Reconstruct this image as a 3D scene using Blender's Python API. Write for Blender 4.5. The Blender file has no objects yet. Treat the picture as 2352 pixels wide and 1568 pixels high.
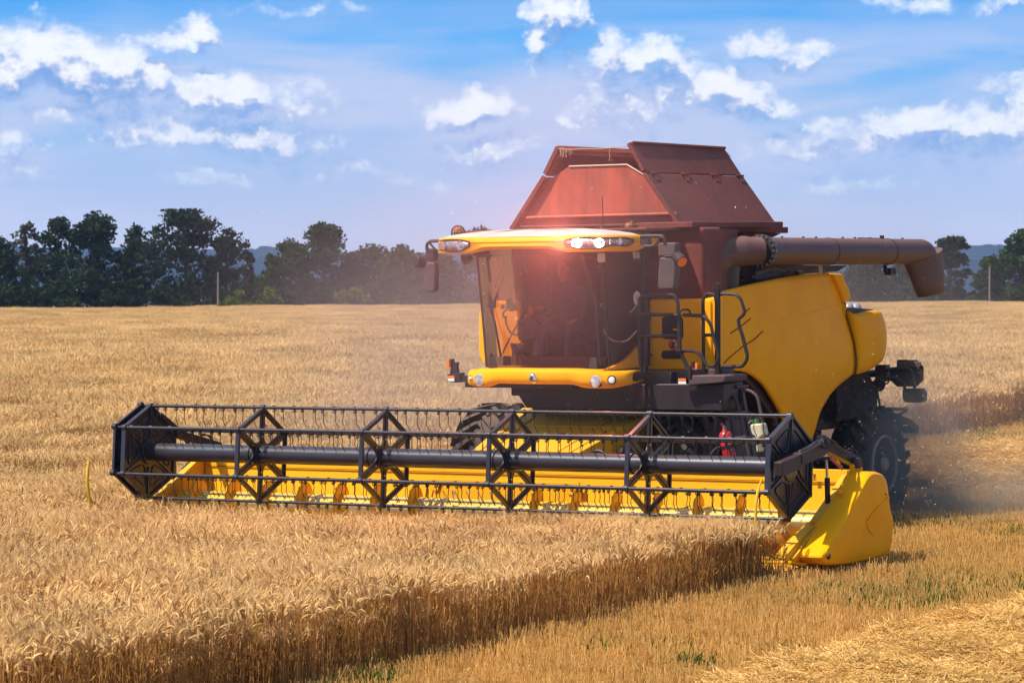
import bpy, bmesh, math, random
import numpy as np
from mathutils import Vector, Matrix
R = math.radians
random.seed(7); rng = np.random.default_rng(7)
SC = bpy.context.scene
COL = SC.collection

# ------------------------------------------------------------------ camera
FPX = 7900.0            # focal length in units of 1/2352 of the picture's width
HC = 2.7                # camera height
PITCH = math.atan(34.0 / FPX)
cam_d = bpy.data.cameras.new('camera')
cam_d.sensor_width = 36.0
cam_d.lens = 36.0 * FPX / 2352.0
cam_d.clip_end = 20000.0
cam_d.dof.use_dof = True
cam_d.dof.focus_distance = 39.5
cam_d.dof.aperture_fstop = 9.0
cam = bpy.data.objects.new('camera', cam_d); COL.objects.link(cam)
cam.location = (0, 0, HC)
cam.rotation_euler = (math.pi / 2 - PITCH, 0, 0)
SC.camera = cam

# ------------------------------------------------------------------ exposure
SC.view_settings.view_transform = 'Standard'
SC.view_settings.look = 'None'
SC.view_settings.exposure = 0.40
SC.view_settings.gamma = 1.0
SC.cycles.use_denoising = True
SC.cycles.max_bounces = 8
SC.cycles.diffuse_bounces = 3
SC.cycles.glossy_bounces = 3
SC.cycles.transmission_bounces = 6
SC.cycles.transparent_max_bounces = 8
SC.cycles.volume_bounces = 0
SC.cycles.volume_step_rate = 2.0
SC.cycles.caustics_reflective = False
SC.cycles.caustics_refractive = False
SC.render.film_transparent = False

# ------------------------------------------------------------------ sun
SUN_EL, SUN_AZ = R(52), R(-116)      # azimuth measured from +Y towards +X
sd = bpy.data.lights.new('sun', 'SUN'); sd.energy = 4.8; sd.angle = R(0.55); sd.color = (1.0, 0.93, 0.82)
sun = bpy.data.objects.new('sun', sd); COL.objects.link(sun)
tosun = Vector((math.sin(SUN_AZ) * math.cos(SUN_EL), math.cos(SUN_AZ) * math.cos(SUN_EL), math.sin(SUN_EL)))
sun.rotation_euler = tosun.to_track_quat('Z', 'Y').to_euler()

# ------------------------------------------------------------------ world
world = bpy.data.worlds.new("World"); SC.world = world; world.use_nodes = True
WT = world.node_tree; WT.nodes.clear()
world.cycles.sampling_method = 'MANUAL'; world.cycles.sample_map_resolution = 256
class NG:
    """short hand for building node trees"""
    def __init__(s, t): s.t = t
    def n(s, typ, **kw):
        nd = s.t.nodes.new(typ)
        for k, v in kw.items(): setattr(nd, k, v)
        return nd
    def put(s, sock, v):
        if isinstance(v, bpy.types.NodeSocket): s.t.links.new(v, sock)
        else: sock.default_value = v
    def m(s, op, a, b=None, c=None, clamp=False):
        nd = s.n('ShaderNodeMath', operation=op, use_clamp=clamp)
        for i, v in enumerate((a, b, c)):
            if v is not None: s.put(nd.inputs[i], v)
        return nd.outputs[0]
    def vm(s, op, a, b=None, out=0):
        nd = s.n('ShaderNodeVectorMath', operation=op)
        s.put(nd.inputs[0], a)
        if b is not None: s.put(nd.inputs[1], b)
        return nd.outputs[out]
    def mix(s, f, a, b, blend='MIX'):
        nd = s.n('ShaderNodeMix', data_type='RGBA', blend_type=blend)
        s.put(nd.inputs[0], f); s.put(nd.inputs[6], a); s.put(nd.inputs[7], b)
        return nd.outputs[2]
    def ramp(s, f, stops, interp='LINEAR'):
        nd = s.n('ShaderNodeValToRGB'); cr = nd.color_ramp; cr.interpolation = interp
        while len(cr.elements) > 1: cr.elements.remove(cr.elements[-1])
        cr.elements[0].position = stops[0][0]; cr.elements[0].color = rgba(stops[0][1])
        for p, c in stops[1:]:
            e = cr.elements.new(p); e.color = rgba(c)
        s.put(nd.inputs[0], f)
        return nd.outputs[0]
    def noise(s, vec, scale, detail=3, rough=0.55, dist=0.0, dim='3D'):
        nd = s.n('ShaderNodeTexNoise', noise_dimensions=dim)
        if vec is not None: s.put(nd.inputs['Vector'], vec)
        nd.inputs['Scale'].default_value = scale; nd.inputs['Detail'].default_value = detail
        nd.inputs['Roughness'].default_value = rough; nd.inputs['Distortion'].default_value = dist
        return nd.outputs[0]
    def smooth(s, v, a, b, lo=0.0, hi=1.0):
        nd = s.n('ShaderNodeMapRange', interpolation_type='SMOOTHSTEP')
        s.put(nd.inputs[0], v); nd.inputs[1].default_value = a; nd.inputs[2].default_value = b
        nd.inputs[3].default_value = lo; nd.inputs[4].default_value = hi
        return nd.outputs[0]
def rgba(c): return (c[0], c[1], c[2], 1.0) if len(c) == 3 else c
def srgb(r, g, b):
    f = lambda c: (c / 255 / 12.92) if c / 255 <= 0.04045 else ((c / 255 + 0.055) / 1.055) ** 2.4
    return (f(r), f(g), f(b), 1.0)

# cumulus: place in the sky (azimuth, elevation), size and weight; all in direction space
def AE(u, v): return ((u - 1176) / FPX, (750 - v) / FPX)
CLOUDS = [  # u, v, ru, rv, weight
    (35, 160, 60, 60, 1.0), (120, 130, 95, 58, 1.15), (200, 165, 110, 62, 1.1), (262, 215, 45, 35, .8),
    (350, 185, 60, 32, .95), (440, 215, 60, 30, .8), (520, 225, 95, 36, 1.05),
    (445, 80, 40, 38, .95), (405, 105, 62, 20, .9), (470, 95, 34, 30, .7), (690, 235, 60, 40, .62),
    (1080, 250, 82, 33, 1.05), (1265, 40, 42, 52, 1.0), (1255, 110, 42, 45, .95), (1310, 35, 28, 42, .8),
    (1405, 125, 60, 50, .85), (1490, 125, 60, 40, .95), (1540, 160, 60, 42, .8), (1390, 180, 60, 40, .55), (1590, 190, 75, 62, .66),
    (1640, 200, 50, 35, .95), (1700, 225, 55, 30, .95), (1770, 255, 65, 26, .8),
    (1770, 115, 60, 30, .78), (1840, 130, 45, 28, .7), (2090, 285, 75, 34, 1.05), (2160, 310, 90, 40, .9), (2290, 290, 90, 45, .9), (2345, 270, 60, 50, 1.0),
    (1890, 300, 60, 16, .7), (2315, 200, 50, 13, .6), (2300, 20, 70, 16, .7), (2080, 15, 80, 22, .66),
    (360, 310, 150, 26, .7), (560, 310, 150, 30, .78), (650, 330, 110, 34, .62), (40, 340, 45, 35, .7), (60, 390, 60, 30, .5),
    (1120, 345, 90, 26, .6), (1310, 275, 22, 14, .7), (1000, 420, 60, 16, .45), (480, 405, 90, 18, .5),
    (780, 395, 140, 18, .5), (1850, 350, 130, 26, .55), (2200, 355, 150, 30, .5), (1940, 420, 160, 20, .4), (2040, 330, 160, 30, .6),
    (1420, 250, 90, 40, .6), (700, 30, 140, 12, .4), (1460, 255, 120, 36, .6), (220, 265, 150, 26, .55)]
grp = bpy.data.node_groups.new('cloud_field', 'ShaderNodeTree')
grp.interface.new_socket('P', in_out='INPUT', socket_type='NodeSocketVector')
grp.interface.new_socket('D', in_out='OUTPUT', socket_type='NodeSocketFloat'); grp.interface.new_socket('S', in_out='OUTPUT', socket_type='NodeSocketFloat')
g = NG(grp); gi = g.n('NodeGroupInput'); go = g.n('NodeGroupOutput')
P = gi.outputs[0]
w1 = g.n('ShaderNodeTexNoise'); g.put(w1.inputs['Vector'], P); w1.inputs['Scale'].default_value = 70; w1.inputs['Detail'].default_value = 5; w1.inputs['Roughness'].default_value = .6
warp = g.vm('MULTIPLY', g.vm('SUBTRACT', w1.outputs['Color'], (0.5, 0.5, 0.5)), (0.030, 0.018, 0.0))
PW = g.vm('ADD', P, warp)
acc = 0.0
for (u, v, ru, rv, wt) in CLOUDS:
    a, e = AE(u, v)
    d = g.vm('MULTIPLY', g.vm('SUBTRACT', PW, (a, e, 0)), (FPX / ru / 1.75, FPX / rv / 1.7, 0))
    l2 = g.vm('DOT_PRODUCT', d, d, out=1)
    val = g.m('MULTIPLY', g.m('SUBTRACT', 1.0, l2, clamp=True), wt * 1.0)
    acc = g.m('MAXIMUM', acc, val) if not isinstance(acc, float) else val
n1 = g.noise(g.vm('MULTIPLY', P, (1, 1.25, 1)), 150, 7, .6)
n2 = g.noise(g.vm('MULTIPLY', P, (1, 1.3, 1)), 480, 4, .6)
n1 = g.m('SUBTRACT', n1, .5); n2 = g.m('SUBTRACT', n2, .5)
nn = g.m('ADD', g.m('MULTIPLY', n1, 1.35), g.m('MULTIPLY', n2, .50))
g.put(go.inputs[0], g.m('ADD', acc, g.m('MULTIPLY', nn, g.smooth(acc, 0.0, .35))))
g.put(go.inputs[1], g.m('ADD', acc, g.m('MULTIPLY', g.m('ADD', g.m('MULTIPLY', n1, 1.2), g.m('MULTIPLY', n2, .12)), g.smooth(acc, 0.0, .35))))

w = NG(WT)
tc = w.n('ShaderNodeTexCoord'); sep = w.n('ShaderNodeSeparateXYZ'); WT.links.new(tc.outputs['Generated'], sep.inputs[0])
az = w.m('ARCTAN2', sep.outputs[0], sep.outputs[1]); el = w.m('ARCSINE', sep.outputs[2])
comb = w.n('ShaderNodeCombineXYZ'); WT.links.new(az, comb.inputs[0]); WT.links.new(el, comb.inputs[1])
PV = comb.outputs[0]
def field(vec):
    nd = w.n('ShaderNodeGroup'); nd.node_tree = grp; WT.links.new(vec, nd.inputs[0]); return nd.outputs
F0 = field(PV); F1 = field(w.vm('ADD', PV, (-0.0022, 0.0062, 0))); D0 = F0[0]
cover = w.m('ADD', w.m('MULTIPLY', w.smooth(D0, 0.08, 0.75), .45), w.m('MULTIPLY', w.smooth(D0, 0.38, 1.05), .50))
lit = w.m('ADD', w.m('MULTIPLY', w.m('SUBTRACT', F0[1], F1[1]), 1.6), 0.47, clamp=True)
sky = w.n('ShaderNodeTexSky', sky_type='NISHITA'); sky.sun_disc = False
sky.sun_elevation = SUN_EL; sky.sun_rotation = SUN_AZ; sky.air_density = 1.0; sky.dust_density = 1.2; sky.ozone_density = 2.0
# the low band of sky the photograph looks into: pale lavender at the horizon, strong blue above
WS = 0.145
def wc(r, g_, b, k=.84): c = srgb(r, g_, b); return (c[0] / WS * k, c[1] / WS * k, c[2] / WS * k, 1)
eln = w.m('DIVIDE', el, 0.35)
band = w.ramp(eln, [(0.0, wc(216, 204, 222)), (0.07, wc(206, 204, 227)), (0.12, wc(178, 199, 234)), (0.18, wc(136, 190, 242)), (0.235, wc(86, 176, 246)), (0.27, wc(45, 160, 240)), (0.6, wc(60, 140, 215)), (1.0, wc(60, 130, 205))])
veil_n = w.noise(w.vm('ADD', w.vm('MULTIPLY', PV, (9.0, 46.0, 1)), (3.1, 1.7, 0)), 1.0, 6, .6, .35)
veil_fade = w.smooth(el, 0.098, 0.070)
veil = w.m('MULTIPLY', w.smooth(veil_n, 0.34, 0.62), w.m('ADD', w.m('MULTIPLY', veil_fade, .66), .16))
band = w.mix(veil, band, wc(208, 212, 240))
skyc = w.mix(w.smooth(el, 0.12, 0.45), band, sky.outputs[0])
ccol = w.ramp(lit, [(0.0, wc(96, 150, 222)), (0.28, wc(136, 172, 226)), (0.50, wc(190, 202, 234)), (0.70, wc(242, 240, 247, .86)), (0.90, wc(255, 253, 252, .92))])
final = w.mix(w.m('MULTIPLY', cover, 0.96), skyc, ccol)
bg = w.n('ShaderNodeBackground'); bg.inputs[1].default_value = WS; WT.links.new(final, bg.inputs[0])
wo = w.n('ShaderNodeOutputWorld'); WT.links.new(bg.outputs[0], wo.inputs[0])

# ------------------------------------------------------------------ the harvester's frame on the slope
TH = math.atan(4.64 / 7.34); PH = R(1.5)
RV = Vector((math.cos(TH), -math.sin(TH), 0))
BV = Vector((math.sin(TH) * math.cos(PH), math.cos(TH) * math.cos(PH), math.sin(PH)))
UV = RV.cross(BV)
O = Vector((-0.69, 39.15, 0.0))
MH = Matrix(((RV.x, BV.x, UV.x, O.x), (RV.y, BV.y, UV.y, O.y), (RV.z, BV.z, UV.z, O.z), (0, 0, 0, 1)))
CAMP = Vector((0, 0, HC))
def ray(u, v):
    d = Vector(((u - 1176) / FPX, 1.0, -(v - 784) / FPX))
    c, s_ = math.cos(-PITCH), math.sin(-PITCH)
    return Vector((d.x, d.y * c - d.z * s_, d.y * s_ + d.z * c))
def _hit(p, axis, val):
    d = ray(*p); a = (RV, BV, UV)[axis]
    t = (val - (CAMP - O).dot(a)) / d.dot(a)
    q = CAMP + d * t - O
    return Vector((q.dot(RV), q.dot(BV), q.dot(UV)))
def PX(x, p): return _hit(p, 0, x)
def PY(y, p): return _hit(p, 1, y)
def PZ(z, p): return _hit(p, 2, z)
def Zf(x0, y0, k): return lambda a, b: ((x0 + a / k) / 1.741497, (y0 + b / k) / 1.741497)
z1 = Zf(1600, 800, 1.80923); z2 = Zf(2400, 800, 1.68); z3 = Zf(2900, 1500, 1.7425); z4 = Zf(400, 1550, 1.80923)
z5 = Zf(1700, 1400, 1.568); z7 = Zf(1900, 500, 1.80923); z8 = Zf(2500, 1450, 2.94); zS = Zf(3300, 800, 2.9548)
zR = Zf(3396, 1400, 2.24); zB = Zf(1930, 980, 3.1365); zC = Zf(1640, 1420, 4.2); zE = Zf(2560, 1040, 3.01538)
zF = Zf(1640, 880, 4.9); zG = Zf(2200, 860, 3.92); zH = Zf(1700, 1850, 2.94); zI = Zf(200, 1780, 3.36)

# ground height as a function of distance along the harvester's own heading
_gt = np.array([-80, -30, -14, -7.8, -2, 0, 8, 27, 80, 178, 192, 240, 300, 9000.0])
_gz = np.array([-3.2, -1.25, -.60, -.32, -.06, 0, .21, .86, 2.15, 3.66, 3.68, 2.6, 1.5, 0.0])
_ts = np.arange(-80, 420, 0.5); _zs = np.interp(_ts, _gt, _gz)
_k = np.ones(9) / 9; _zs2 = np.convolve(np.pad(_zs, 4, mode='edge'), _k, mode='valid')
def TL(x, y):
    return (x - O.x) * math.sin(TH) + (y - O.y) * math.cos(TH)
def XL(x, y):
    return (x - O.x) * math.cos(TH) - (y - O.y) * math.sin(TH)
def W2(lx, lt):   # local across / along -> world x, y
    return (O.x + lx * math.cos(TH) + lt * math.sin(TH), O.y - lx * math.sin(TH) + lt * math.cos(TH))
def G(x, y):
    t = TL(x, y)
    return np.where(t < 419, np.interp(t, _ts, _zs2), np.interp(t, _gt, _gz))

# ------------------------------------------------------------------ materials
def mat(name, c, rough=.5, metal=0.0, spec=.5, var=0.0, vscale=3.0, c2=None, cvar=(0.35, 0.65), bump=0.0, bscale=40.0, coat=0.0,
        dust=0.0, dustc=(0.42, 0.30, 0.18), emit=None, est=0.0, rough2=None, vstretch=(1, 1, 1)):
    m = bpy.data.materials.new(name); m.use_nodes = True; t = m.node_tree; t.nodes.clear(); g = NG(t)
    b = g.n('ShaderNodeBsdfPrincipled'); o = g.n('ShaderNodeOutputMaterial'); t.links.new(b.outputs[0], o.inputs[0])
    tc = g.n('ShaderNodeTexCoord'); vec = g.vm('MULTIPLY', tc.outputs['Object'], vstretch)
    col = rgba(c)
    if c2 is not None or var > 0:
        n = g.noise(vec, vscale, 6, .62)
        cc = c2 if c2 is not None else tuple(x * (1 - var) for x in c[:3])
        col = g.mix(g.smooth(n, *cvar), rgba(c), rgba(cc))
        if rough2 is not None: g.put(b.inputs['Roughness'], g.smooth(n, cvar[0], cvar[1], rough, rough2))
    if dust > 0:
        ge = g.n('ShaderNodeNewGeometry'); sp = g.n('ShaderNodeSeparateXYZ'); t.links.new(ge.outputs['Normal'], sp.inputs[0])
        up = g.smooth(sp.outputs[2], .2, .95)
        dn = g.smooth(g.noise(vec, 9.0, 6, .65), .35, .7)
        f = g.m('MULTIPLY', g.m('ADD', g.m('MULTIPLY', up, .75), g.m('MULTIPLY', dn, .35)), dust, clamp=True)
        col = g.mix(f, col, rgba(dustc))
        if rough2 is None: g.put(b.inputs['Roughness'], g.m('ADD', g.m('MULTIPLY', f, .6), rough, clamp=True))
    g.put(b.inputs['Base Color'], col)
    if rough2 is None and dust <= 0: b.inputs['Roughness'].default_value = rough
    b.inputs['Metallic'].default_value = metal
    b.inputs['Specular IOR Level'].default_value = spec
    b.inputs['Coat Weight'].default_value = coat; b.inputs['Coat Roughness'].default_value = .12
    if emit: b.inputs['Emission Color'].default_value = rgba(emit); b.inputs['Emission Strength'].default_value = est
    if bump > 0:
        bm_ = g.n('ShaderNodeBump'); bm_.inputs['Strength'].default_value = bump; bm_.inputs['Distance'].default_value = .01
        g.put(bm_.inputs['Height'], g.noise(vec, bscale, 4, .6)); t.links.new(bm_.outputs[0], b.inputs['Normal'])
    return m
def leafmat(name, c, c2, trans=.35, obj_var=.25, scale=.6, hue=None):
    """thin plant matter: diffuse + translucent, its colour mixed by a per-face attribute and per-copy chance"""
    m = bpy.data.materials.new(name); m.use_nodes = True; t = m.node_tree; t.nodes.clear(); g = NG(t)
    at = g.n('ShaderNodeAttribute', attribute_name='tint'); oi = g.n('ShaderNodeObjectInfo')
    ge = g.n('ShaderNodeNewGeometry')
    pn = g.noise(ge.outputs['Position'], scale, 4, .6)
    col = g.mix(at.outputs['Fac'], rgba(c), rgba(c2))
    big = g.noise(g.vm('MULTIPLY', ge.outputs['Position'], (.05, .16, 0)), 1.0, 4, .6)
    f = g.m('ADD', g.m('MULTIPLY', g.m('SUBTRACT', oi.outputs['Random'], .5), obj_var), g.m('ADD', g.m('MULTIPLY', g.m('SUBTRACT', big, .5), obj_var * 2.0), g.m('ADD', g.m('MULTIPLY', g.m('SUBTRACT', pn, .5), obj_var * 1.6), 1.0)))
    sc = g.n('ShaderNodeVectorMath', operation='SCALE'); t.links.new(col, sc.inputs[0]); g.put(sc.inputs[3], f)
    d = g.n('ShaderNodeBsdfDiffuse'); tr = g.n('ShaderNodeBsdfTranslucent'); mx = g.n('ShaderNodeMixShader'); mx.inputs[0].default_value = trans
    t.links.new(sc.outputs[0], d.inputs[0]); t.links.new(sc.outputs[0], tr.inputs[0])
    t.links.new(d.outputs[0], mx.inputs[1]); t.links.new(tr.outputs[0], mx.inputs[2])
    o = g.n('ShaderNodeOutputMaterial'); t.links.new(mx.outputs[0], o.inputs[0])
    return m

def tag(o, label=None, cat=None, group=None, kind=None):
    if label: o['label'] = label
    if cat: o['category'] = cat
    if group: o['group'] = group
    if kind: o['kind'] = kind
    return o
def link_mesh(name, verts, faces, mats, parent=None, midx=None, smooth=False, tint=None, coll=None):
    me = bpy.data.meshes.new(name)
    v = np.asarray(verts, dtype=np.float32).reshape(-1, 3)
    if isinstance(faces, np.ndarray):
        n, k = faces.shape
        me.vertices.add(len(v)); me.vertices.foreach_set('co', v.ravel())
        me.loops.add(n * k); me.loops.foreach_set('vertex_index', faces.astype(np.int32).ravel())
        me.polygons.add(n); me.polygons.foreach_set('loop_start', np.arange(0, n * k, k, dtype=np.int32))
        me.update(calc_edges=True)
    else:
        me.from_pydata([tuple(map(float, p)) for p in v], [], faces)
    for m in (mats if isinstance(mats, (list, tuple)) else [mats]): me.materials.append(m)
    if midx is not None: me.polygons.foreach_set('material_index', np.asarray(midx, dtype=np.int32))
    if smooth: me.polygons.foreach_set('use_smooth', np.ones(len(me.polygons), dtype=bool))
    if tint is not None:
        a = me.attributes.new('tint', 'FLOAT', 'FACE'); a.data.foreach_set('value', np.asarray(tint, dtype=np.float32))
    me.update()
    o = bpy.data.objects.new(name, me); (coll or COL).objects.link(o)
    if parent is not None: o.parent = parent
    return o

# ------------------------------------------------------------------ ground
def ground():
    a = np.concatenate([np.linspace(-2300, -120, 30), np.linspace(-100, 100, 101), np.linspace(120, 2300, 30)])
    b = np.concatenate([np.linspace(-79, -30, 8), np.arange(-28, 90, 1.0), np.arange(90, 400, 4.0), np.geomspace(410, 3000, 30)])
    A, B = np.meshgrid(a, b, indexing='ij')
    X = O.x + A * math.cos(TH) + B * math.sin(TH); Y = O.y - A * math.sin(TH) + B * math.cos(TH)
    Zz = G(X, Y) + 0.0
    n, k = A.shape; idx = np.arange(n * k).reshape(n, k)
    f = np.stack([idx[:-1, :-1], idx[1:, :-1], idx[1:, 1:], idx[:-1, 1:]], -1).reshape(-1, 4)
    soil = mat('soil', (0.22, 0.14, 0.06), rough=.95, c2=(0.44, 0.29, 0.12), vscale=2.2, bump=.6, bscale=30, spec=.1)
    return tag(link_mesh('ground', np.stack([X, Y, Zz], -1).reshape(-1, 3), f, soil, smooth=True), kind='structure')
ground()
def hills():
    m = mat('hill_forest', (0.012, 0.028, 0.050), rough=1, c2=(0.008, 0.018, 0.032), vscale=.02, spec=0)  # forest with the blue of far haze put into its base colour
    for k, (dist, vtop, amp, sd_) in enumerate([(2300, 590, 8, 3), (3000, 572, 8, 9)]):
        us = np.linspace(-1100, 3500, 440); r = np.random.default_rng(sd_)
        x = (us - 1176) / FPX * dist
        h = np.zeros_like(us)
        for q in range(1, 9): h += np.sin(us * .0016 * q * 1.7 + r.uniform(0, 6)) / q
        top = vtop + h * amp + r.uniform(-1.6, 1.6, len(us)) + np.where((us > 590) & (us < 640), -6, 0)
        z = HC + (750 - top) / FPX * dist
        rows = [(dist - 500, -6), (dist - 250, .45), (dist, 1.0), (dist + 400, .3)]
        V = []
        for yy, fr in rows:
            zz = np.full_like(z, fr) if fr < 0 else z * fr
            V.append(np.stack([x * (yy / dist), np.full_like(x, yy), zz], -1))
        V = np.concatenate(V); n = len(us); F = []
        for rI in range(3):
            i = np.arange(n - 1) + rI * n
            F.append(np.stack([i, i + 1, i + n + 1, i + n], -1))
        tag(link_mesh('hills', V, np.concatenate(F), m, smooth=True), kind='structure')
hills()

# ------------------------------------------------------------------ crops as instanced patches
def ribbon(pts, w, side):
    """flat strip along pts, constant side vector"""
    V, F = [], []
    for i, p in enumerate(pts):
        ww = w[i] if hasattr(w, '__len__') else w
        V += [p - side * ww, p + side * ww]
    for i in range(len(pts) - 1): F.append((2 * i, 2 * i + 1, 2 * i + 3, 2 * i + 2))
    return V, F
def tube_rings(pts, rad, n):
    V, F = [], []
    pts = [np.asarray(p, float) for p in pts]
    for i, p in enumerate(pts):
        t = pts[min(i + 1, len(pts) - 1)] - pts[max(i - 1, 0)]; t /= np.linalg.norm(t) + 1e-9
        up = np.array([0, 0, 1.0]) if abs(t[2]) < .9 else np.array([1.0, 0, 0])
        a = np.cross(t, up); a /= np.linalg.norm(a); b = np.cross(t, a)
        r_ = rad[i] if hasattr(rad, '__len__') else rad
        for k in range(n):
            an = 2 * math.pi * k / n; V.append(p + (a * math.cos(an) + b * math.sin(an)) * r_)
    for i in range(len(pts) - 1):
        for k in range(n):
            F.append((i * n + k, i * n + (k + 1) % n, (i + 1) * n + (k + 1) % n, (i + 1) * n + k))
    return V, F
HIDE = bpy.data.collections.new('patch_sources')      # never linked to the scene: only the scatters below read it
def tri_quads(V, F, T, M): return V, F, T, M
M_ear = leafmat('wheat_ear', (0.88, 0.60, 0.27), (0.60, 0.36, 0.12), .30, .20)
M_stem = leafmat('wheat_straw', (0.64, 0.35, 0.11), (0.40, 0.185, 0.045), .30, .25)
M_stub = leafmat('stubble_straw', (0.86, 0.57, 0.20), (0.62, 0.36, 0.09), .35, .2)
M_weed = leafmat('weed_green', (0.09, 0.16, 0.02), (0.05, 0.10, 0.015), .35, .3)
M_straw = leafmat('cut_straw', (0.92, 0.64, 0.24), (0.66, 0.41, 0.12), .35, .15)
class PB:
    def __init__(s): s.V = []; s.F = []; s.T = []; s.M = []; s.n = 0
    def add(s, V, F, tint, mi):
        s.V += [tuple(v) for v in V]; s.F += [tuple(i + s.n for i in f) for f in F]; s.T += [tint] * len(F); s.M += [mi] * len(F); s.n += len(V)
    def build(s, name, mats, coll): return link_mesh(name, s.V, s.F, mats, None, s.M, False, s.T, coll)
def wheat_patch(size, count, seed, detail=2, thick=1.0):
    r = np.random.default_rng(seed); B = PB()
    for k in range(count):
        x, y = r.uniform(-size / 2, size / 2, 2)
        h = r.normal(.555, .035); lean = r.normal(0, .05, 2); az_ = r.uniform(0, 2 * math.pi) if r.random() < .45 else r.normal(2.6, .7)
        dx, dy = math.cos(az_), math.sin(az_)
        side = np.array([-dy, dx, 0.0])
        p0 = np.array([x, y, -.03]); p1 = np.array([x + lean[0] * .5, y + lean[1] * .5, h * .5]); p2 = np.array([x + lean[0], y + lean[1], h])
        ts = r.random()
        if detail >= 1:
            V, F = tube_rings([p0, p1, p2], [.0026 * thick, .0022 * thick, .0016 * thick], 3)
        else:
            V, F = ribbon([p0, p2], .004 * thick, side)
        B.add(V, F, ts, 1)
        # the ear, bending over
        L = r.uniform(.065, .10); droop = abs(r.normal(.55, .45)) + (1.2 if r.random() < .12 else 0); n = 5 if detail >= 2 else 3
        pts, rad = [], []; p = p2.copy(); ang = .1
        for i in range(n + 1):
            f = i / n; pts.append(p.copy()); rad.append((.0030 + .0052 * math.sin(math.pi * min(.98, f * .9 + .12))) * thick if 0 < i < n else .0018 * thick)
            ang = .15 + droop * (f + .3); p = p + np.array([dx * math.sin(ang), dy * math.sin(ang), math.cos(ang)]) * (L / n)
        V, F = tube_rings(pts, rad, 4 if detail >= 2 else 3)
        et = r.random() * .9
        B.add(V, F, et, 0)
        tip = pts[-1]; d = pts[-1] - pts[-2]; d /= np.linalg.norm(d)
        for q in range((11 if detail >= 2 else 6) if detail >= 1 else 4):
            f = r.integers(1, n + 1); a = pts[f]; rr = r.normal(0, .30, 3)
            e = d + rr; e /= np.linalg.norm(e); s_ = np.cross(e, r.normal(0, 1, 3)); s_ /= np.linalg.norm(s_)
            ww = .0011 * thick if detail >= 1 else .0022
            B.add([a - s_ * ww, a + s_ * ww, a + e * r.uniform(.05, .085)], [(0, 1, 2)], max(0, et - .35), 0)
        if detail >= 1 and r.random() < .65:      # a dry leaf
            hz = r.uniform(.2, .5) * 1.0; az2 = r.uniform(0, 6.28); dd = np.array([math.cos(az2), math.sin(az2), 0]); sd_ = np.array([-dd[1], dd[0], 0])
            b0 = p0 + (p2 - p0) * (hz / h); l = r.uniform(.06, .15)
            V, F = ribbon([b0, b0 + dd * l * .5 + np.array([0, 0, l * .35]), b0 + dd * l - np.array([0, 0, l * .3])], [.003 * thick, .0035 * thick, .0006], sd_)
            B.add(V, F, r.random(), 1)
    return B.build('wheat_patch', [M_ear, M_stem], HIDE)
def stubble_patch(size, seed, weeds=0, rows=True):
    r = np.random.default_rng(seed); B = PB(); cnt = int(size * size * 480)
    for k in range(cnt):
        x, y = r.uniform(-size / 2, size / 2, 2)
        if rows: x = (round(x / .125) + .5) * .125 + r.normal(0, .022)
        h = r.normal(.15, .025); ln = r.normal(0, .16, 2) * h
        V, F = tube_rings([(x, y, -.02), (x + ln[0], y + ln[1], h)], [.0040, .0037], 4)
        F = F + [(4, 5, 6, 7)]
        B.add(V, F, r.random(), 0)
        if r.random() < .25:
            az2 = r.uniform(0, 6.28); dd = np.array([math.cos(az2), math.sin(az2), 0]); b0 = np.array([x, y, h * .5]); l = r.uniform(.03, .09)
            V, F = ribbon([b0, b0 + dd * l + np.array([0, 0, l * .3])], [.003, .001], np.array([-dd[1], dd[0], 0])); B.add(V, F, r.random(), 0)
    for k in range(int(size * size * 260)):     # chaff and short straw on the soil
        p = np.array([*r.uniform(-size / 2, size / 2, 2), r.uniform(.004, .05)]); az2 = r.uniform(0, 6.28); l = r.uniform(.02, .10)
        dd = np.array([math.cos(az2), math.sin(az2), r.normal(0, .2)]) * l
        V, F = ribbon([p - dd, p + dd], .0028, np.array([-math.sin(az2), math.cos(az2), 0])); B.add(V, F, r.random() * .5, 1)
    for k in range(weeds):
        c = np.array([*r.uniform(-size / 2, size / 2, 2), 0])
        for q in range(26):
            e = np.array([*r.normal(0, .6, 2), r.uniform(.5, 1.6)]); e *= r.uniform(.04, .12); b0 = c + np.array([*r.normal(0, .05, 2), r.uniform(0, .05)])
            s_ = np.cross(e, r.normal(0, 1, 3)); s_ /= np.linalg.norm(s_)
            V, F = ribbon([b0, b0 + e * .6, b0 + e], [.004, .006, .001], s_); B.add(V, F, r.random(), 2)
    return B.build('stubble_patch', [M_stub, M_straw, M_weed], HIDE)
def straw_patch(size, seed, count=900, high=.16):
    r = np.random.default_rng(seed); B = PB()
    for k in range(count):
        a = r.uniform(0, 6.28); rr = size / 2 * math.sqrt(r.random()); x, y = rr * math.cos(a), rr * math.sin(a)
        z = r.uniform(-.05, high) * (1 - (rr / (size / 2)) ** 2 * .5); az2 = r.uniform(0, 6.28); l = r.uniform(.05, .24); tl = r.normal(0, .28)
        dd = np.array([math.cos(az2) * math.cos(tl), math.sin(az2) * math.cos(tl), math.sin(tl)]) * l / 2
        bend = np.array([*r.normal(0, .15, 2), r.normal(0, .2)]) * l * .5
        p = np.array([x, y, z])
        if r.random() < .22:   # a shred of leaf or husk
            V, F = ribbon([p - dd * .5, p + bend * .5, p + dd * .5], [.002, .007, .001], np.array([-math.sin(az2), math.cos(az2), r.normal(0, .5)]))
        else:
            V, F = tube_rings([p - dd, p + bend * .4, p + dd], .0027, 3)
        B.add(V, F, r.random() ** 1.3, 0)
    return B.build('straw_patch', [M_straw], HIDE)

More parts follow.
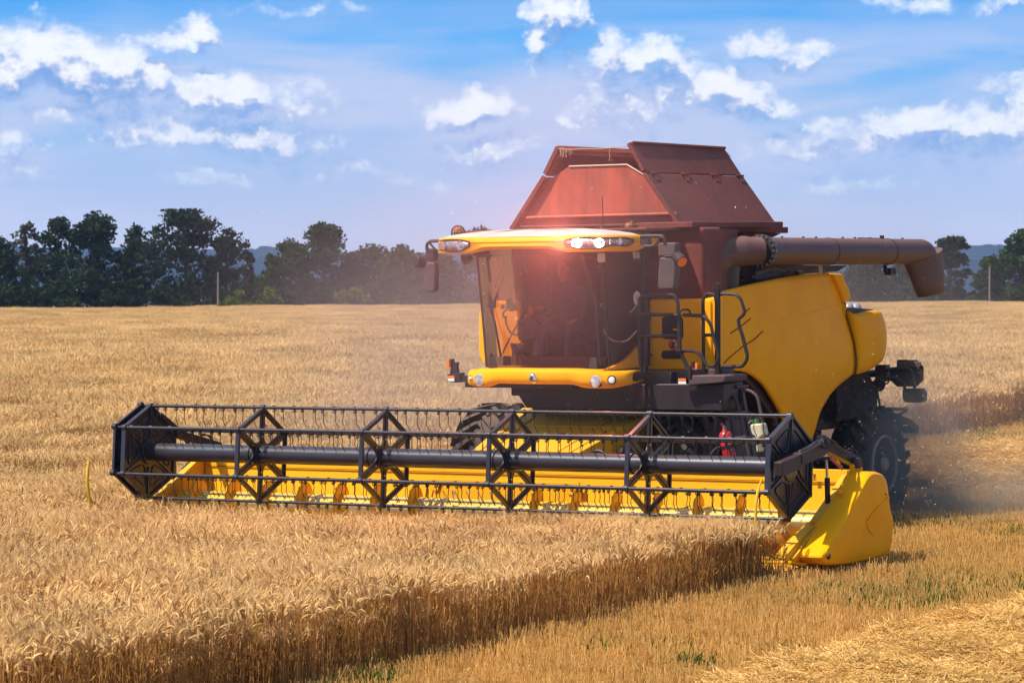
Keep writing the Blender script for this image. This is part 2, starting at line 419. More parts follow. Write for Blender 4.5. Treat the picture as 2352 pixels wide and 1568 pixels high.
def scatter(name, pts, sources, label=None, kind='stuff', cat=None):
    """pts: rows x, y, z, rot, scale, source index, tiltx"""
    pts = np.asarray(pts, dtype=np.float32)
    me = bpy.data.meshes.new(name); me.vertices.add(len(pts)); me.vertices.foreach_set('co', pts[:, :3].ravel())
    rot = np.zeros((len(pts), 3), np.float32); rot[:, 2] = pts[:, 3]
    if pts.shape[1] > 6: rot[:, 0] = pts[:, 6]
    a = me.attributes.new('rot', 'FLOAT_VECTOR', 'POINT'); a.data.foreach_set('vector', rot.ravel())
    a = me.attributes.new('siz', 'FLOAT', 'POINT'); a.data.foreach_set('value', pts[:, 4].copy())
    a = me.attributes.new('src', 'INT', 'POINT'); a.data.foreach_set('value', pts[:, 5].astype(np.int32))
    me.update()
    o = bpy.data.objects.new(name, me); COL.objects.link(o)
    ng = bpy.data.node_groups.new(name + '_scatter', 'GeometryNodeTree')
    ng.interface.new_socket('Geometry', in_out='INPUT', socket_type='NodeSocketGeometry')
    ng.interface.new_socket('Geometry', in_out='OUTPUT', socket_type='NodeSocketGeometry')
    g = NG(ng); i_ = g.n('NodeGroupInput'); o_ = g.n('NodeGroupOutput')
    cc = bpy.data.collections.new(name + '_sources')
    for q, s in enumerate(sources):
        if s.name not in cc.objects: cc.objects.link(s)
        s.name = '%s_%02d' % (name + '_patch', q)
    ci = g.n('GeometryNodeCollectionInfo'); ci.inputs[0].default_value = cc; ci.inputs['Separate Children'].default_value = True; ci.inputs['Reset Children'].default_value = True
    ip = g.n('GeometryNodeInstanceOnPoints'); ip.inputs['Pick Instance'].default_value = True
    def na(nm, dt):
        n_ = g.n('GeometryNodeInputNamedAttribute', data_type=dt); n_.inputs['Name'].default_value = nm; return n_.outputs[0]
    ng.links.new(i_.outputs[0], ip.inputs['Points']); ng.links.new(ci.outputs[0], ip.inputs['Instance'])
    ng.links.new(na('src', 'INT'), ip.inputs['Instance Index']); ng.links.new(na('rot', 'FLOAT_VECTOR'), ip.inputs['Rotation'])
    ng.links.new(na('siz', 'FLOAT'), ip.inputs['Scale']); ng.links.new(ip.outputs[0], o_.inputs[0])
    md = o.modifiers.new('scatter', 'NODES'); md.node_group = ng
    return tag(o, label, cat, None, kind)

X_END = 4.42            # half width of the cut, local
KNIFE = -0.35           # the knife's place along local y
def in_view(x, y, mrg=1.25, ymin=17): return (y > ymin) & (np.abs(x) < 0.1489 * y * mrg + 1.0)
def grid(l0, l1, t0, t1, step, phase=0.0):
    a = np.arange(l0 + step / 2, l1, step); b = np.arange(t0 + step / 2, t1, step)
    A, B = np.meshgrid(a, b, indexing='ij'); A = A.ravel(); B = B.ravel()
    X = O.x + A * math.cos(TH) + B * math.sin(TH); Y = O.y - A * math.sin(TH) + B * math.cos(TH)
    return A, B, X, Y
near_src = [wheat_patch(.5, 115, 100 + i, 2, 1.05) for i in range(7)]
far_src = [wheat_patch(1.5, 1000, 200 + i, 0, 1.25) for i in range(5)]
mid_src = [wheat_patch(.75, 240, 300 + i, 1, 1.1) for i in range(5)]
def rows_to(A, B, X, Y, nsrc, jit, smin, smax, r, off=0, quarter=True, lift=0.0):
    n = len(X); Zz = G(X, Y) + lift
    rot = (-TH + r.integers(0, 4, n) * (math.pi / 2) + r.normal(0, .05, n)) if quarter else r.uniform(0, 6.28, n)
    patch = np.sin(X * .9 + 1.3 * np.sin(Y * .35)) * .5 + np.sin(Y * 1.1 + X * .23) * .5
    tall = np.interp(B, [-12, -8, -1.5, 1, 6, 14, 40, 80], [1.36, 1.30, 1.0, 1.0, 1.16, 1.32, 1.25, .95])
    sc = tall * r.uniform(smin, smax, n) * (1 + .065 * patch + .05 * np.sin(X * .31 + 1.7 * np.sin(Y * .13)) )
    return np.stack([X + r.normal(0, jit, n), Y + r.normal(0, jit, n), Zz, rot, sc, off + r.integers(0, nsrc, n)], -1)
def wheat():
    r = np.random.default_rng(5); out = []
    def region(A, B): return ((A < -X_END) | ((np.abs(A) <= X_END) & (B < KNIFE - .3)))
    # fine patches near the camera, coarser ones further off
    def ring(step, y0, y1, nsrc, off, jit):
        A, B, X, Y = grid(-X_END - .0 - 60 * step * 2, X_END, -32, 230, step)
        k = region(A, B) & in_view(X, Y) & (Y >= y0) & (Y < y1)
        return rows_to(A[k], B[k], X[k], Y[k], nsrc, jit, .93, 1.07, r, off)
    out.append(ring(.5, 17, 46, 7, 0, .02))
    step = .75
    A, B, X, Y = grid(-X_END - 40 * step, X_END + 1e-6, -32, 90, step, 0)
    k = region(A, B) & in_view(X, Y) & (Y >= 46) & (Y < 82) & (A < -X_END)
    out.append(rows_to(A[k], B[k], X[k], Y[k], 5, .02, .93, 1.07, r, 7))
    step = 1.5
    A = np.arange(-X_END - .75, -260, -1.5); Bt = np.arange(20, 330, 1.5); A, B = [q.ravel() for q in np.meshgrid(A, Bt, indexing='ij')]
    X = O.x + A * math.cos(TH) + B * math.sin(TH); Y = O.y - A * math.sin(TH) + B * math.cos(TH)
    k = in_view(X, Y, 1.2) & (Y >= 82) & (Y < 265)
    out.append(rows_to(A[k], B[k], X[k], Y[k], 5, .05, .95, 1.1, r, 12))
    # a ragged fringe along both cut edges and just ahead of the knife
    fr = []
    lx = np.concatenate([r.uniform(2.2, 4.12, 50), r.uniform(3.6, 4.22, 50)]); tt = r.uniform(-1.4, -.68, 100); X, Y = W2(lx, tt)
    fr.append(np.stack([X, Y, G(X, Y), r.uniform(0, 6.28, 100), r.uniform(.88, 1.02, 100), r.integers(0, 7, 100)], -1))
    for (lx, ta, tb, cnt) in ((X_END - .1, -26, -1.8, 24), (-X_END - .1, 2, 40, 20)):
        tt = r.uniform(ta, tb, cnt); X, Y = W2(lx, tt); 
        fr.append(np.stack([X, Y, G(X, Y), r.uniform(0, 6.28, cnt), r.uniform(.75, .95, cnt), r.integers(0, 7, cnt)], -1))
    return scatter('wheat', np.concatenate(out + fr), near_src + mid_src + far_src, 'ripe golden standing wheat with a brown cut edge', 'stuff', 'wheat')
wheat()
stub_src = [stubble_patch(.5, 400 + i, 0) for i in range(5)] + [stubble_patch(.5, 450 + i, 6) for i in range(3)]
def stubble():
    r = np.random.default_rng(6)
    A, B, X, Y = grid(-X_END, X_END + 45, -32, 110, .5)
    k = ((A > X_END) | (B > KNIFE)) & in_view(X, Y) & (Y < 130)
    A, B, X, Y = A[k], B[k], X[k], Y[k]; n = len(X)
    wn = np.sin(X * 1.3 + 2 * np.sin(Y * .6)) + np.sin(Y * .9 + X * .5) + r.normal(0, .5, n)
    src = np.where(wn > .8, 5 + r.integers(0, 3, n), r.integers(0, 5, n))
    rot = -TH + r.integers(0, 2, n) * math.pi + r.normal(0, .02, n)
    P_ = np.stack([X, Y, G(X, Y), rot, r.uniform(.85, 1.12, n), src], -1)
    scatter('stubble', P_, stub_src, 'cut wheat stubble in rows with green weeds', 'stuff', 'stubble')
stubble()
straw_src = [straw_patch(.7, 500 + i) for i in range(5)]
def swath(name, cx, half, t0, t1, high, r, label, seed):
    """a loose windrow of straw along the travel direction: mound core + tangled straws"""
    ts = np.arange(t0, t1, .35); xs = np.linspace(-1, 1, 15); V = []; n, k = len(ts), len(xs)
    rr = np.random.default_rng(seed)
    def hh(s, t): return high * np.clip(1 - s ** 2, 0, 1) ** .7 * (1 + .22 * np.sin(t * 1.9 + s) + .12 * np.sin(t * 4.3 + 2 * s))
    for t in ts:
        for s in xs:
            X, Y = W2(cx + s * half * (1 + .07 * math.sin(t * 1.1)), t); V.append((X, Y, float(G(X, Y)) - .04 + hh(s, t) * .85))
    idx = np.arange(n * k).reshape(n, k); F = np.stack([idx[:-1, :-1], idx[1:, :-1], idx[1:, 1:], idx[:-1, 1:]], -1).reshape(-1, 4)
    core = link_mesh(name, V, F, mat('straw_bed', (0.50, 0.31, 0.10), rough=.9, c2=(0.26, 0.15, 0.05), vscale=14, bump=.8, bscale=60, spec=.1), smooth=True)
    tag(core, label, 'straw', None, 'stuff')
    cnt = int((t1 - t0) * half * 2 * 26)
    s = rr.uniform(-1.12, 1.12, cnt); t = rr.uniform(t0, t1, cnt); X, Y = W2(cx + s * half, t)
    keep = in_view(X, Y, 1.25) ; s, t, X, Y = s[keep], t[keep], X[keep], Y[keep]; c2 = len(X)
    Zz = G(X, Y) + hh(s, t) * .85 - .01 + rr.uniform(-.02, .03, c2)
    pts = np.stack([X, Y, Zz, rr.uniform(0, 6.28, c2), rr.uniform(.7, 1.25, c2), rr.integers(0, 5, c2), rr.normal(0, .18, c2)], -1)
    return pts
pA = swath('straw_swath', 9.6, 1.4, -24, 0, .30, rng, 'loose swath of bright golden straw in the bottom right corner', 1)
pB = swath('straw_swath', .2, 1.5, 11, 60, .34, rng, 'pale swath of straw behind the harvester by the standing wheat', 2)
scatter('loose_straw', np.concatenate([pA, pB]), straw_src, 'tangled dry straw lying on the swaths', 'stuff', 'straw')

# ------------------------------------------------------------------ mesh builder for made things
V3 = Vector
class MB:
    def __init__(s): s.v = []; s.f = []; s.m = []; s.mats = []
    def _mi(s, m):
        if m not in s.mats: s.mats.append(m)
        return s.mats.index(m)
    def add(s, V, F, m):
        n = len(s.v); s.v += [tuple(p) for p in V]; s.f += [tuple(i + n for i in f) for f in F]; s.m += [s._mi(m)] * len(F)
    def box(s, c, d, m, rot=None):
        c = V3(c); h = [V3((x * d[0] / 2, y * d[1] / 2, z * d[2] / 2)) for x in (-1, 1) for y in (-1, 1) for z in (-1, 1)]
        if rot is not None: h = [rot @ p for p in h]
        s.add([c + p for p in h], [(0, 1, 3, 2), (4, 6, 7, 5), (0, 4, 5, 1), (2, 3, 7, 6), (0, 2, 6, 4), (1, 5, 7, 3)], m)
    def bar(s, a, b, w, t, m, side=None):
        """box beam from a to b, w wide along side, t thick across"""
        a, b = V3(a), V3(b); d = (b - a).normalized(); sd = V3(side) if side else V3((1, 0, 0))
        sd = (sd - d * sd.dot(d)).normalized(); up = d.cross(sd)
        V = [p + sd * (x * w / 2) + up * (y * t / 2) for p in (a, b) for x, y in ((-1, -1), (1, -1), (1, 1), (-1, 1))]
        s.add(V, [(0, 3, 2, 1), (4, 5, 6, 7), (0, 1, 5, 4), (1, 2, 6, 5), (2, 3, 7, 6), (3, 0, 4, 7)], m)
    def tube(s, pts, r, m, n=10, cap=True):
        pts = [V3(p) for p in pts]
        prev = None; V = []; F = []
        for i, p in enumerate(pts):
            t = (pts[min(i + 1, len(pts) - 1)] - pts[max(i - 1, 0)]).normalized()
            if prev is None:
                a = t.orthogonal().normalized()
            else:
                a = (prev - t * prev.dot(t)).normalized()
            prev = a; b = t.cross(a); rr = r[i] if hasattr(r, '__len__') else r
            for k in range(n):
                an = 2 * math.pi * k / n; V.append(p + (a * math.cos(an) + b * math.sin(an)) * rr)
        for i in range(len(pts) - 1):
            for k in range(n): F.append((i * n + k, i * n + (k + 1) % n, (i + 1) * n + (k + 1) % n, (i + 1) * n + k))
        if cap: F += [tuple(range(n - 1, -1, -1)), tuple(range((len(pts) - 1) * n, len(pts) * n))]
        s.add(V, F, m)
    def cyl(s, a, b, r, m, n=20, r2=None): s.tube([a, b], [r, r if r2 is None else r2], m, n)
    def lathe(s, c, axis, prof, m, n=28):
        """prof: (distance along axis, radius)"""
        c = V3(c); ax = V3(axis).normalized(); a = ax.orthogonal().normalized(); b = ax.cross(a); V = []; F = []
        for (h, r_) in prof:
            for k in range(n):
                an = 2 * math.pi * k / n; V.append(c + ax * h + (a * math.cos(an) + b * math.sin(an)) * r_)
        for i in range(len(prof) - 1):
            for k in range(n): F.append((i * n + k, i * n + (k + 1) % n, (i + 1) * n + (k + 1) % n, (i + 1) * n + k))
        if prof[0][1] > 1e-4: F.append(tuple(range(n - 1, -1, -1)))
        if prof[-1][1] > 1e-4: F.append(tuple(range((len(prof) - 1) * n, len(prof) * n)))
        s.add(V, F, m)
    def prism(s, poly, off, m):
        """poly: list of points; off: extrusion vector"""
        n = len(poly); o = V3(off); V = [V3(p) for p in poly] + [V3(p) + o for p in poly]
        s.add(V, [tuple(range(n)), tuple(range(2 * n - 1, n - 1, -1))] + [(i, i + n, (i + 1) % n + n, (i + 1) % n) for i in range(n)], m)
    def sheet(s, rows, m):
        """grid of points rows[i][j]"""
        k = len(rows[0]); V = [p for r_ in rows for p in r_]
        s.add(V, [(i * k + j, i * k + j + 1, (i + 1) * k + j + 1, (i + 1) * k + j) for i in range(len(rows) - 1) for j in range(k - 1)], m)
    def each(s, name, parent, **kw):
        """one object for every separate piece"""
        par = list(range(len(s.v)))
        def find(i):
            while par[i] != i: par[i] = par[par[i]]; i = par[i]
            return i
        for f in s.f:
            for i in f[1:]: par[find(i)] = find(f[0])
        isl = {}
        for f, m in zip(s.f, s.m): isl.setdefault(find(f[0]), []).append((f, m))
        out = []
        for fs in isl.values():
            b = MB(); idx = {}
            for f, m in fs:
                for i in f:
                    if i not in idx: idx[i] = len(b.v); b.v.append(s.v[i])
                b.f.append(tuple(idx[i] for i in f)); b.m.append(b._mi(s.mats[m]))
            out.append(b.build(name, parent, **kw))
        return out
    def build(s, name, parent, bevel=0.0, smooth=True, segs=2, angle=35, solid=0.0, label=None, subd=0):
        me = bpy.data.meshes.new(name); me.from_pydata(s.v, [], s.f)
        for m in s.mats: me.materials.append(m)
        me.polygons.foreach_set('material_index', s.m)
        b = bmesh.new(); b.from_mesh(me); bmesh.ops.remove_doubles(b, verts=b.verts, dist=1e-5)
        bmesh.ops.recalc_face_normals(b, faces=b.faces); b.to_mesh(me); b.free()
        o = bpy.data.objects.new(name, me); COL.objects.link(o)
        if parent is not None: o.parent = parent
        if solid:
            md = o.modifiers.new('solid', 'SOLIDIFY'); md.thickness = solid; md.offset = -1
        if bevel > 0:
            md = o.modifiers.new('bevel', 'BEVEL'); md.width = bevel; md.segments = segs; md.limit_method = 'ANGLE'; md.angle_limit = R(angle)
        if subd:
            md = o.modifiers.new('subd', 'SUBSURF'); md.levels = subd; md.render_levels = subd
        if smooth:
            me.polygons.foreach_set('use_smooth', [True] * len(me.polygons))
            try: me.set_sharp_from_angle(angle=R(angle + 5))
            except Exception: pass
        if label: o['label'] = label
        return o
def catmull(pts, k=6):
    P_ = [V3(p) for p in pts]; out = []
    for i in range(len(P_) - 1):
        p0 = P_[max(i - 1, 0)]; p1 = P_[i]; p2 = P_[i + 1]; p3 = P_[min(i + 2, len(P_) - 1)]
        for j in range(k):
            t = j / k
            out.append(0.5 * ((2 * p1) + (p2 - p0) * t + (2 * p0 - 5 * p1 + 4 * p2 - p3) * t * t + (3 * p1 - p0 - 3 * p2 + p3) * t ** 3))
    out.append(P_[-1]); return out
def fillet(pts, r=.08, k=5):
    """polyline with rounded corners"""
    P_ = [V3(p) for p in pts]; out = [P_[0]]
    for i in range(1, len(P_) - 1):
        a, b, c = P_[i - 1], P_[i], P_[i + 1]; d1 = (a - b); d2 = (c - b); q = min(r, d1.length * .45, d2.length * .45)
        s_ = b + d1.normalized() * q; e = b + d2.normalized() * q
        for j in range(k + 1):
            t = j / k; out.append(s_ * (1 - t) ** 2 + b * 2 * t * (1 - t) + e * t * t)
    out.append(P_[-1]); return out

YEL = mat('yellow_paint', (0.93, 0.40, 0.001), rough=.40, spec=.06, c2=(0.88, 0.355, 0.001), vscale=1.4, dust=.03, dustc=(.62, .38, .10))
YEH = mat('header_yellow', (0.84, 0.415, 0.008), rough=.42, spec=.2, c2=(0.70, 0.33, 0.010), vscale=2.3, cvar=(.5, .8), dust=.22, dustc=(.46, .28, .09), bump=.05)
YEA = mat('polished_yellow', (0.86, 0.50, 0.03), rough=.22, c2=(0.86, 0.52, .06), vscale=5, coat=.8, spec=.8)
BLK = mat('black_paint', (0.020, 0.014, 0.016), rough=.42, spec=.35, dust=.25, dustc=(.15, .08, .07))
REELM = mat('reel_paint', (0.020, 0.019, 0.028), rough=.28, spec=.5, dust=.12, dustc=(.20, .14, .11), coat=.25)
DGREY = mat('dark_grey_plastic', (0.055, 0.035, 0.036), rough=.6, dust=.5, dustc=(.22, .12, .10), bump=.1)
TANK = mat('tank_flare_red_brown', (0.165, 0.030, 0.022), rough=.62, spec=.25, c2=(0.105, 0.022, 0.018), vscale=1.1, dust=.30, dustc=(.33, .17, .12), bump=.08, vstretch=(1, 1, 2))  # dark grey tank, the flare's red put into its colour
TANKIN = mat('tank_rusty_flare_inside', (0.42, 0.060, 0.028), rough=.6, c2=(0.24, 0.036, 0.02), vscale=2.2, dust=.35, dustc=(.42, .2, .1), bump=.15, vstretch=(1.6, 1, .5))  # rusty inside, made redder to carry the flare glow
SEAM = mat('seam_dark', (0.22, 0.085, 0.005), rough=.8, spec=.1)
RUB = mat('tyre_rubber', (0.028, 0.022, 0.022), rough=.85, dust=.6, dustc=(.20, .14, .10), spec=.2)
STEEL = mat('bare_steel', (0.55, 0.53, 0.50), rough=.28, metal=1)
CHROME = mat('chrome', (0.85, 0.85, 0.87), rough=.10, metal=1)
WIRE = mat('wire_black', (0.014, 0.012, 0.014), rough=.5)
ORANGE = mat('orange_lens', (0.85, 0.17, 0.01), rough=.15, coat=.5)
AMBER = mat('amber_dome', (0.9, 0.25, 0.01), rough=.12, coat=.8)
WHITEL = mat('white_lens', (0.75, 0.72, 0.7), rough=.12, coat=.6)
GREYP = mat('console_grey', (0.16, 0.11, 0.12), rough=.55)
DARKIN = mat('cab_interior', (0.035, 0.016, 0.018), rough=.8)  # dark base with red flare glow mixed into the colour
def glass(name, tint, alpha=.55, rough=0.0):
    m = bpy.data.materials.new(name); m.use_nodes = True; t = m.node_tree; t.nodes.clear(); g = NG(t)
    tr = g.n('ShaderNodeBsdfTransparent'); tr.inputs[0].default_value = rgba(tint)
    gl = g.n('ShaderNodeBsdfGlossy'); gl.inputs[0].default_value = (1, .96, .96, 1); gl.inputs[1].default_value = .03
    fr = g.n('ShaderNodeFresnel'); fr.inputs[0].default_value = 1.5
    df = g.n('ShaderNodeBsdfDiffuse'); df.inputs[0].default_value = (.42, .10, .09, 1)  # dirt film, coloured red for the flare glow
    mx = g.n('ShaderNodeMixShader'); g.put(mx.inputs[0], g.m('MULTIPLY', fr.outputs[0], .22, clamp=True)); t.links.new(tr.outputs[0], mx.inputs[1]); t.links.new(gl.outputs[0], mx.inputs[2])
    tc = g.n('ShaderNodeTexCoord'); dirt = g.smooth(g.noise(tc.outputs['Object'], 2.5, 6, .6), .3, .8, alpha * .35, alpha)
    m2 = g.n('ShaderNodeMixShader'); g.put(m2.inputs[0], dirt); t.links.new(mx.outputs[0], m2.inputs[1]); t.links.new(df.outputs[0], m2.inputs[2])
    o = g.n('ShaderNodeOutputMaterial'); t.links.new(m2.outputs[0], o.inputs[0]); return m
GLASS = glass('dusty_flare_red_glass', (.66, .42, .41), .10)  # red tint stands in for flare over the glass
LAMPG = glass('lamp_glass', (.96, .94, .94), .10)

def empty(name, mat4, label, cat, group=None):
    o = bpy.data.objects.new(name, None); COL.objects.link(o); o.matrix_world = mat4; o.empty_display_size = .3
    return tag(o, label, cat, group)
H = empty('combine_harvester', MH, 'yellow combine harvester cutting the wheat with its wide black reel and header down', 'combine harvester')

# ================================================================= REEL
RX, RZ, RR = 4.34, 1.195, .553
reel = MB()
reel.cyl((-RX, 0, RZ), (RX, 0, RZ), .108, REELM, 32)
for x in (-2.8, -1.1, .62, 2.4): reel.cyl((x - .03, 0, RZ), (x + .03, 0, RZ), .122, REELM, 32)
reel = reel.build('reel', H)
reel['label'] = 'long black reel tube carrying hexagonal spiders, bars and spring tines'
PH0 = R(5)
def hexp(k, rr, zc=RZ, yc=0, ph=PH0):
    a = math.pi / 2 + k * math.pi / 3 - ph
    return (yc + rr * math.cos(a), zc + rr * math.sin(a))
def P3(x, yz): return V3((x, yz[0], yz[1]))
xs_sp = []
for uc in (600, 883, 1174, 1490):
    xs_sp.append(PY(0, (uc, 1060)).x)
def spider(x):
    b = MB(); t = .02
    for k in range(6):
        b.bar(P3(x, hexp(k, RR - .01)), P3(x, hexp(k + 1, RR - .01)), .05, .024, REELM)
        b.bar(P3(x, hexp(k, RR - .03)), P3(x, hexp(k + 1, RR - .03)), .012, .062, REELM)
        b.bar(P3(x, hexp(k, RR)), P3(x, hexp(k, .06)), .014, .068, REELM)
        b.bar(P3(x, hexp(k, RR)), P3(x, hexp(k, .10)), .034, .018, REELM); b.bar(P3(x, hexp(k, RR - .02)), P3(x, hexp(k, .10)), .012, .10, REELM)
        # the web between spokes curves in round the hub
        arc = []
        a0, a1 = hexp(k, 1, 0, 0), hexp(k + 1, 1, 0, 0)
        th0 = math.atan2(a0[1], a0[0]); th1 = math.atan2(a1[1], a1[0])
        if th1 - th0 > math.pi: th1 -= 2 * math.pi
        if th1 - th0 < -math.pi: th1 += 2 * math.pi
        outer, inner = [], []
        for q in range(9):
            f = q / 8; th = th0 + (th1 - th0) * f; ri = .16 + .20 * abs(2 * f - 1) ** 2.4
            outer.append(V3((x, ri * math.cos(th), RZ + ri * math.sin(th)))); inner.append(V3((x, .09 * math.cos(th), RZ + .09 * math.sin(th))))
        V = [p + V3((dx, 0, 0)) for dx in (-.007, .007) for p in outer + inner]; n = 9
        F = []
        for q in range(8):
            F += [(q, q + 1, n + q + 1, n + q), (2 * n + q, 3 * n + q, 3 * n + q + 1, 2 * n + q + 1), (q, 2 * n + q, 2 * n + q + 1, q + 1)]
        b.add(V, F, REELM)
        # little bolt
        bp = hexp(k, .21); b.cyl((x - .018, bp[0], bp[1]), (x + .018, bp[0], bp[1]), .013, STEEL, 8)
        bp = hexp(k, RR); b.cyl((x - .035, bp[0], bp[1]), (x + .035, bp[0], bp[1]), .034, REELM, 12)
    b.lathe((x, 0, RZ), (1, 0, 0), [(-.02, .13), (.02, .13)], REELM)
    return b.build('reel_spider', reel, bevel=.003)
for x in xs_sp: spider(x)
def end_disc(x, sgn, yc=0, zc=RZ, name='end_disc', rib=True):
    b = MB(); n = 6
    poly = [P3(x, hexp(k, RR + .012, zc, yc)) for k in range(6)]
    b.prism(poly, (sgn * .012, 0, 0), REELM)
    for s2 in ((1, -1) if rib else (1,)):
        xo = x + (s2 * .014 + sgn * .006)
        for k in range(6):
            b.bar(P3(xo, hexp(k, RR, zc, yc)), P3(xo, hexp(k + 1, RR, zc, yc)), .034, .03, REELM)
            b.bar(P3(xo, hexp(k, RR, zc, yc)), P3(xo, hexp(k, .18, zc, yc)), .024, .028, REELM)
            # pressed loop in every sector
            c = V3(P3(xo, ((hexp(k, .34, zc, yc)[0] + hexp(k + 1, .34, zc, yc)[0]) / 2, (hexp(k, .34, zc, yc)[1] + hexp(k + 1, .34, zc, yc)[1]) / 2)))
            A, B_, C_ = P3(xo, hexp(k, RR - .07, zc, yc)), P3(xo, hexp(k + 1, RR - .07, zc, yc)), P3(xo, ((hexp(k, .17, zc, yc)[0] + hexp(k + 1, .17, zc, yc)[0]) / 2, (hexp(k, .17, zc, yc)[1] + hexp(k + 1, .17, zc, yc)[1]) / 2))
            A = A + (c - A) * .22; B_ = B_ + (c - B_) * .22
            loop = fillet([(A + B_) / 2, B_, C_, A, (A + B_) / 2], .12, 5)
            b.tube(loop, .008, REELM, 6, cap=False)
    for k in range(6):
        bp = hexp(k, RR, zc, yc); b.cyl((x - .03, bp[0], bp[1]), (x + .03, bp[0], bp[1]), .036, REELM, 12)
    b.lathe((x, yc, zc), (1, 0, 0), [(-.03, .15), (.03, .15)], REELM)
    return b.build(name, reel, bevel=.003)
end_disc(RX, 1, name='end_disc')
end_disc(-RX, -1, name='end_disc')
end_disc(-RX - .13, -1, -.03, RZ + .01, 'cam_disc', False)
b = MB()      # left end drive housing plate behind the disc
b.box((-RX - .1, -.0, RZ), (.16, .34, .34), REELM); b.box((-RX - .25, -.02, RZ + .01), (.12, .10, .22), REELM)
pl = [PX(-RX - .06, z4(*q)) for q in ((340, 330), (556, 345), (556, 640), (520, 660), (345, 600))]
b.prism(pl, (-.03, 0, 0), REELM)
b.build('drive_housing', reel, bevel=.01)
for k in range(6):
    b = MB(); yz = hexp(k, RR)
    b.cyl(P3(-RX - .13 if k in (1, 2, 0, 3) else -RX, yz), P3(RX + .02, yz), .0195, REELM, 12)
    x = -RX + .1
    while x < RX:     # clamps and rivets on the bar
        b.box((x, yz[0], yz[1] + .021), (.03, .016, .012), STEEL if k % 2 else REELM); x += .29
    b.build('reel_bar', reel)
# spring tines: coil under the bar and a long wire kinked near its tip
def tine_mesh():
    b = MB(); pts = []
    for q in range(19):
        a = -math.pi / 2 + 2 * math.pi * 1.6 * q / 18
        pts.append(V3((-.012 + .024 * q / 18, .022 * math.cos(a) - .0, -.045 + .022 * math.sin(a))))
    pts += [V3((.014, .0, -.12)), V3((.012, -.01, -.20)), V3((.016, .002, -.235)), V3((.03, .03, -.315))]
    b.tube(pts, [.0052] * 19 + [.0048, .0048, .0048, .0042], WIRE, 6)
    for v_ in range(len(b.v)): b.v[v_] = (b.v[v_][0], b.v[v_][1], b.v[v_][2] * .76)
    return b
tine0 = tine_mesh().build('tine', None)
COL.objects.unlink(tine0)
spots = []
for k in range(6):
    yz = hexp(k, RR); x = -RX + .10 + (.035 * k)
    j = 0
    while x < RX - .04:
        dz = 0
        spots.append((x, yz[0], yz[1], k)); x += .118 if j % 2 == 0 else .172; j += 1
rr_ = random.Random(3)
big = sorted(spots, key=lambda s: (0 if s[3] in (1, 2, 0) else 1, -s[0]))
# one bar's worth from the right on the three nearest bars read largest: each its own tine
front = [s for s in spots if s[3] in (0, 1, 2)]
def px_size(s): return s[0] * .537 - (s[1]) * .843
order = sorted(front, key=lambda s: -(px_size(s)))
own = order[:100]; rest = [s for s in spots if s not in own]
for s in own:
    o = tine0.copy(); COL.objects.link(o); o.parent = reel; o.location = s[:3]; o.rotation_euler = (rr_.uniform(-.12, .12), rr_.uniform(-.05, .05), rr_.uniform(-.2, .2))
me0 = tine0.data; v0 = np.array([v.co[:] for v in me0.vertices]); f0 = [tuple(p.vertices) for p in me0.polygons]
b = MB()
for s in rest:
    a = rr_.uniform(-.12, .12); c, sn = math.cos(a), math.sin(a)
    V = [(s[0] + p[0], s[1] + p[1] * c - p[2] * sn, s[2] + p[1] * sn + p[2] * c) for p in v0]
    b.add(V, f0, WIRE)
o = b.build('tine', reel); o['kind'] = 'stuff'

# ================================================================= HEADER
HX = 4.42
b = MB()
prof = [(-.42, .10), (-.30, .11), (.25, .13), (.45, .17), (.62, .20), (.80, .205), (.98, .25), (1.10, .36), (1.16, .55), (1.20, .80), (1.22, 1.00), (1.22, 1.09), (1.36, 1.09), (1.36, .95), (1.30, .25), (1.2, .12), (.6, .08), (-.42, .07)]
b.prism([(-HX, y, z) for y, z in prof], (2 * HX, 0, 0), YEH)
hd = b.build('header', H, bevel=.004, angle=50)
hd['label'] = 'yellow grain header trough with its auger, between two crop dividers'
b = MB()
b.box((0, 1.198, .955), (2 * HX - .1, .012, .008), SEAM)
b.build('back_rib', hd)
b = MB()     # opening to the feeder with its bolted surround
b.box((0, 1.125, .60), (1.85, .02, .50), YEH)
b.box((0, 1.11, .47), (1.4, .02, .17), BLK)
b.box((.0, 1.105, .86), (2.1, .03, .05), YEH)
for x in (-.95, .95): b.prism([(x - .1, 1.10, .84), (x + .1, 1.10, .84), (x + .05, 1.10, .74), (x - .05, 1.10, .74)], (0, -.012, 0), YEH)
for x in (-1.06, 1.06): b.tube([(x, 1.13, .84), (x + (.03 if x > 0 else -.03), 1.11, .6), (x, 1.09, .42)], .012, SEAM, 6)
b.build('feeder_opening', hd, bevel=.004)
# auger with flights
b = MB(); AY, AZ, AR = .70, .50, .195
b.cyl((-HX + .06, AY, AZ), (HX - .03, AY, AZ), AR, YEA, 48)
b.build('auger_tube', hd)
def flight(x0, x1, pitch, hand):
    b = MB(); n = int(abs(x1 - x0) / pitch * 36); rows = []
    for i in range(n + 1):
        f = i / n; x = x0 + (x1 - x0) * f; a = hand * 2 * math.pi * (x - x0) / pitch
        rows.append([V3((x, AY + rr * math.cos(a), AZ + rr * math.sin(a))) for rr in (AR - .01, .26, .335)])
    b.sheet(rows, YEH); return b.build('auger_flight', hd, solid=.008)
flight(-HX + .15, -.62, .53, 1); flight(HX - .12, .62, .53, 1)
b = MB()
for i in range(9):
    x = -.5 + i * .125; a = R(60 + i * 47)
    b.cyl((x, AY + AR * .8 * math.cos(a), AZ + AR * .8 * math.sin(a)), (x, AY + .30 * math.cos(a), AZ + .30 * math.sin(a)), .010, STEEL, 8)
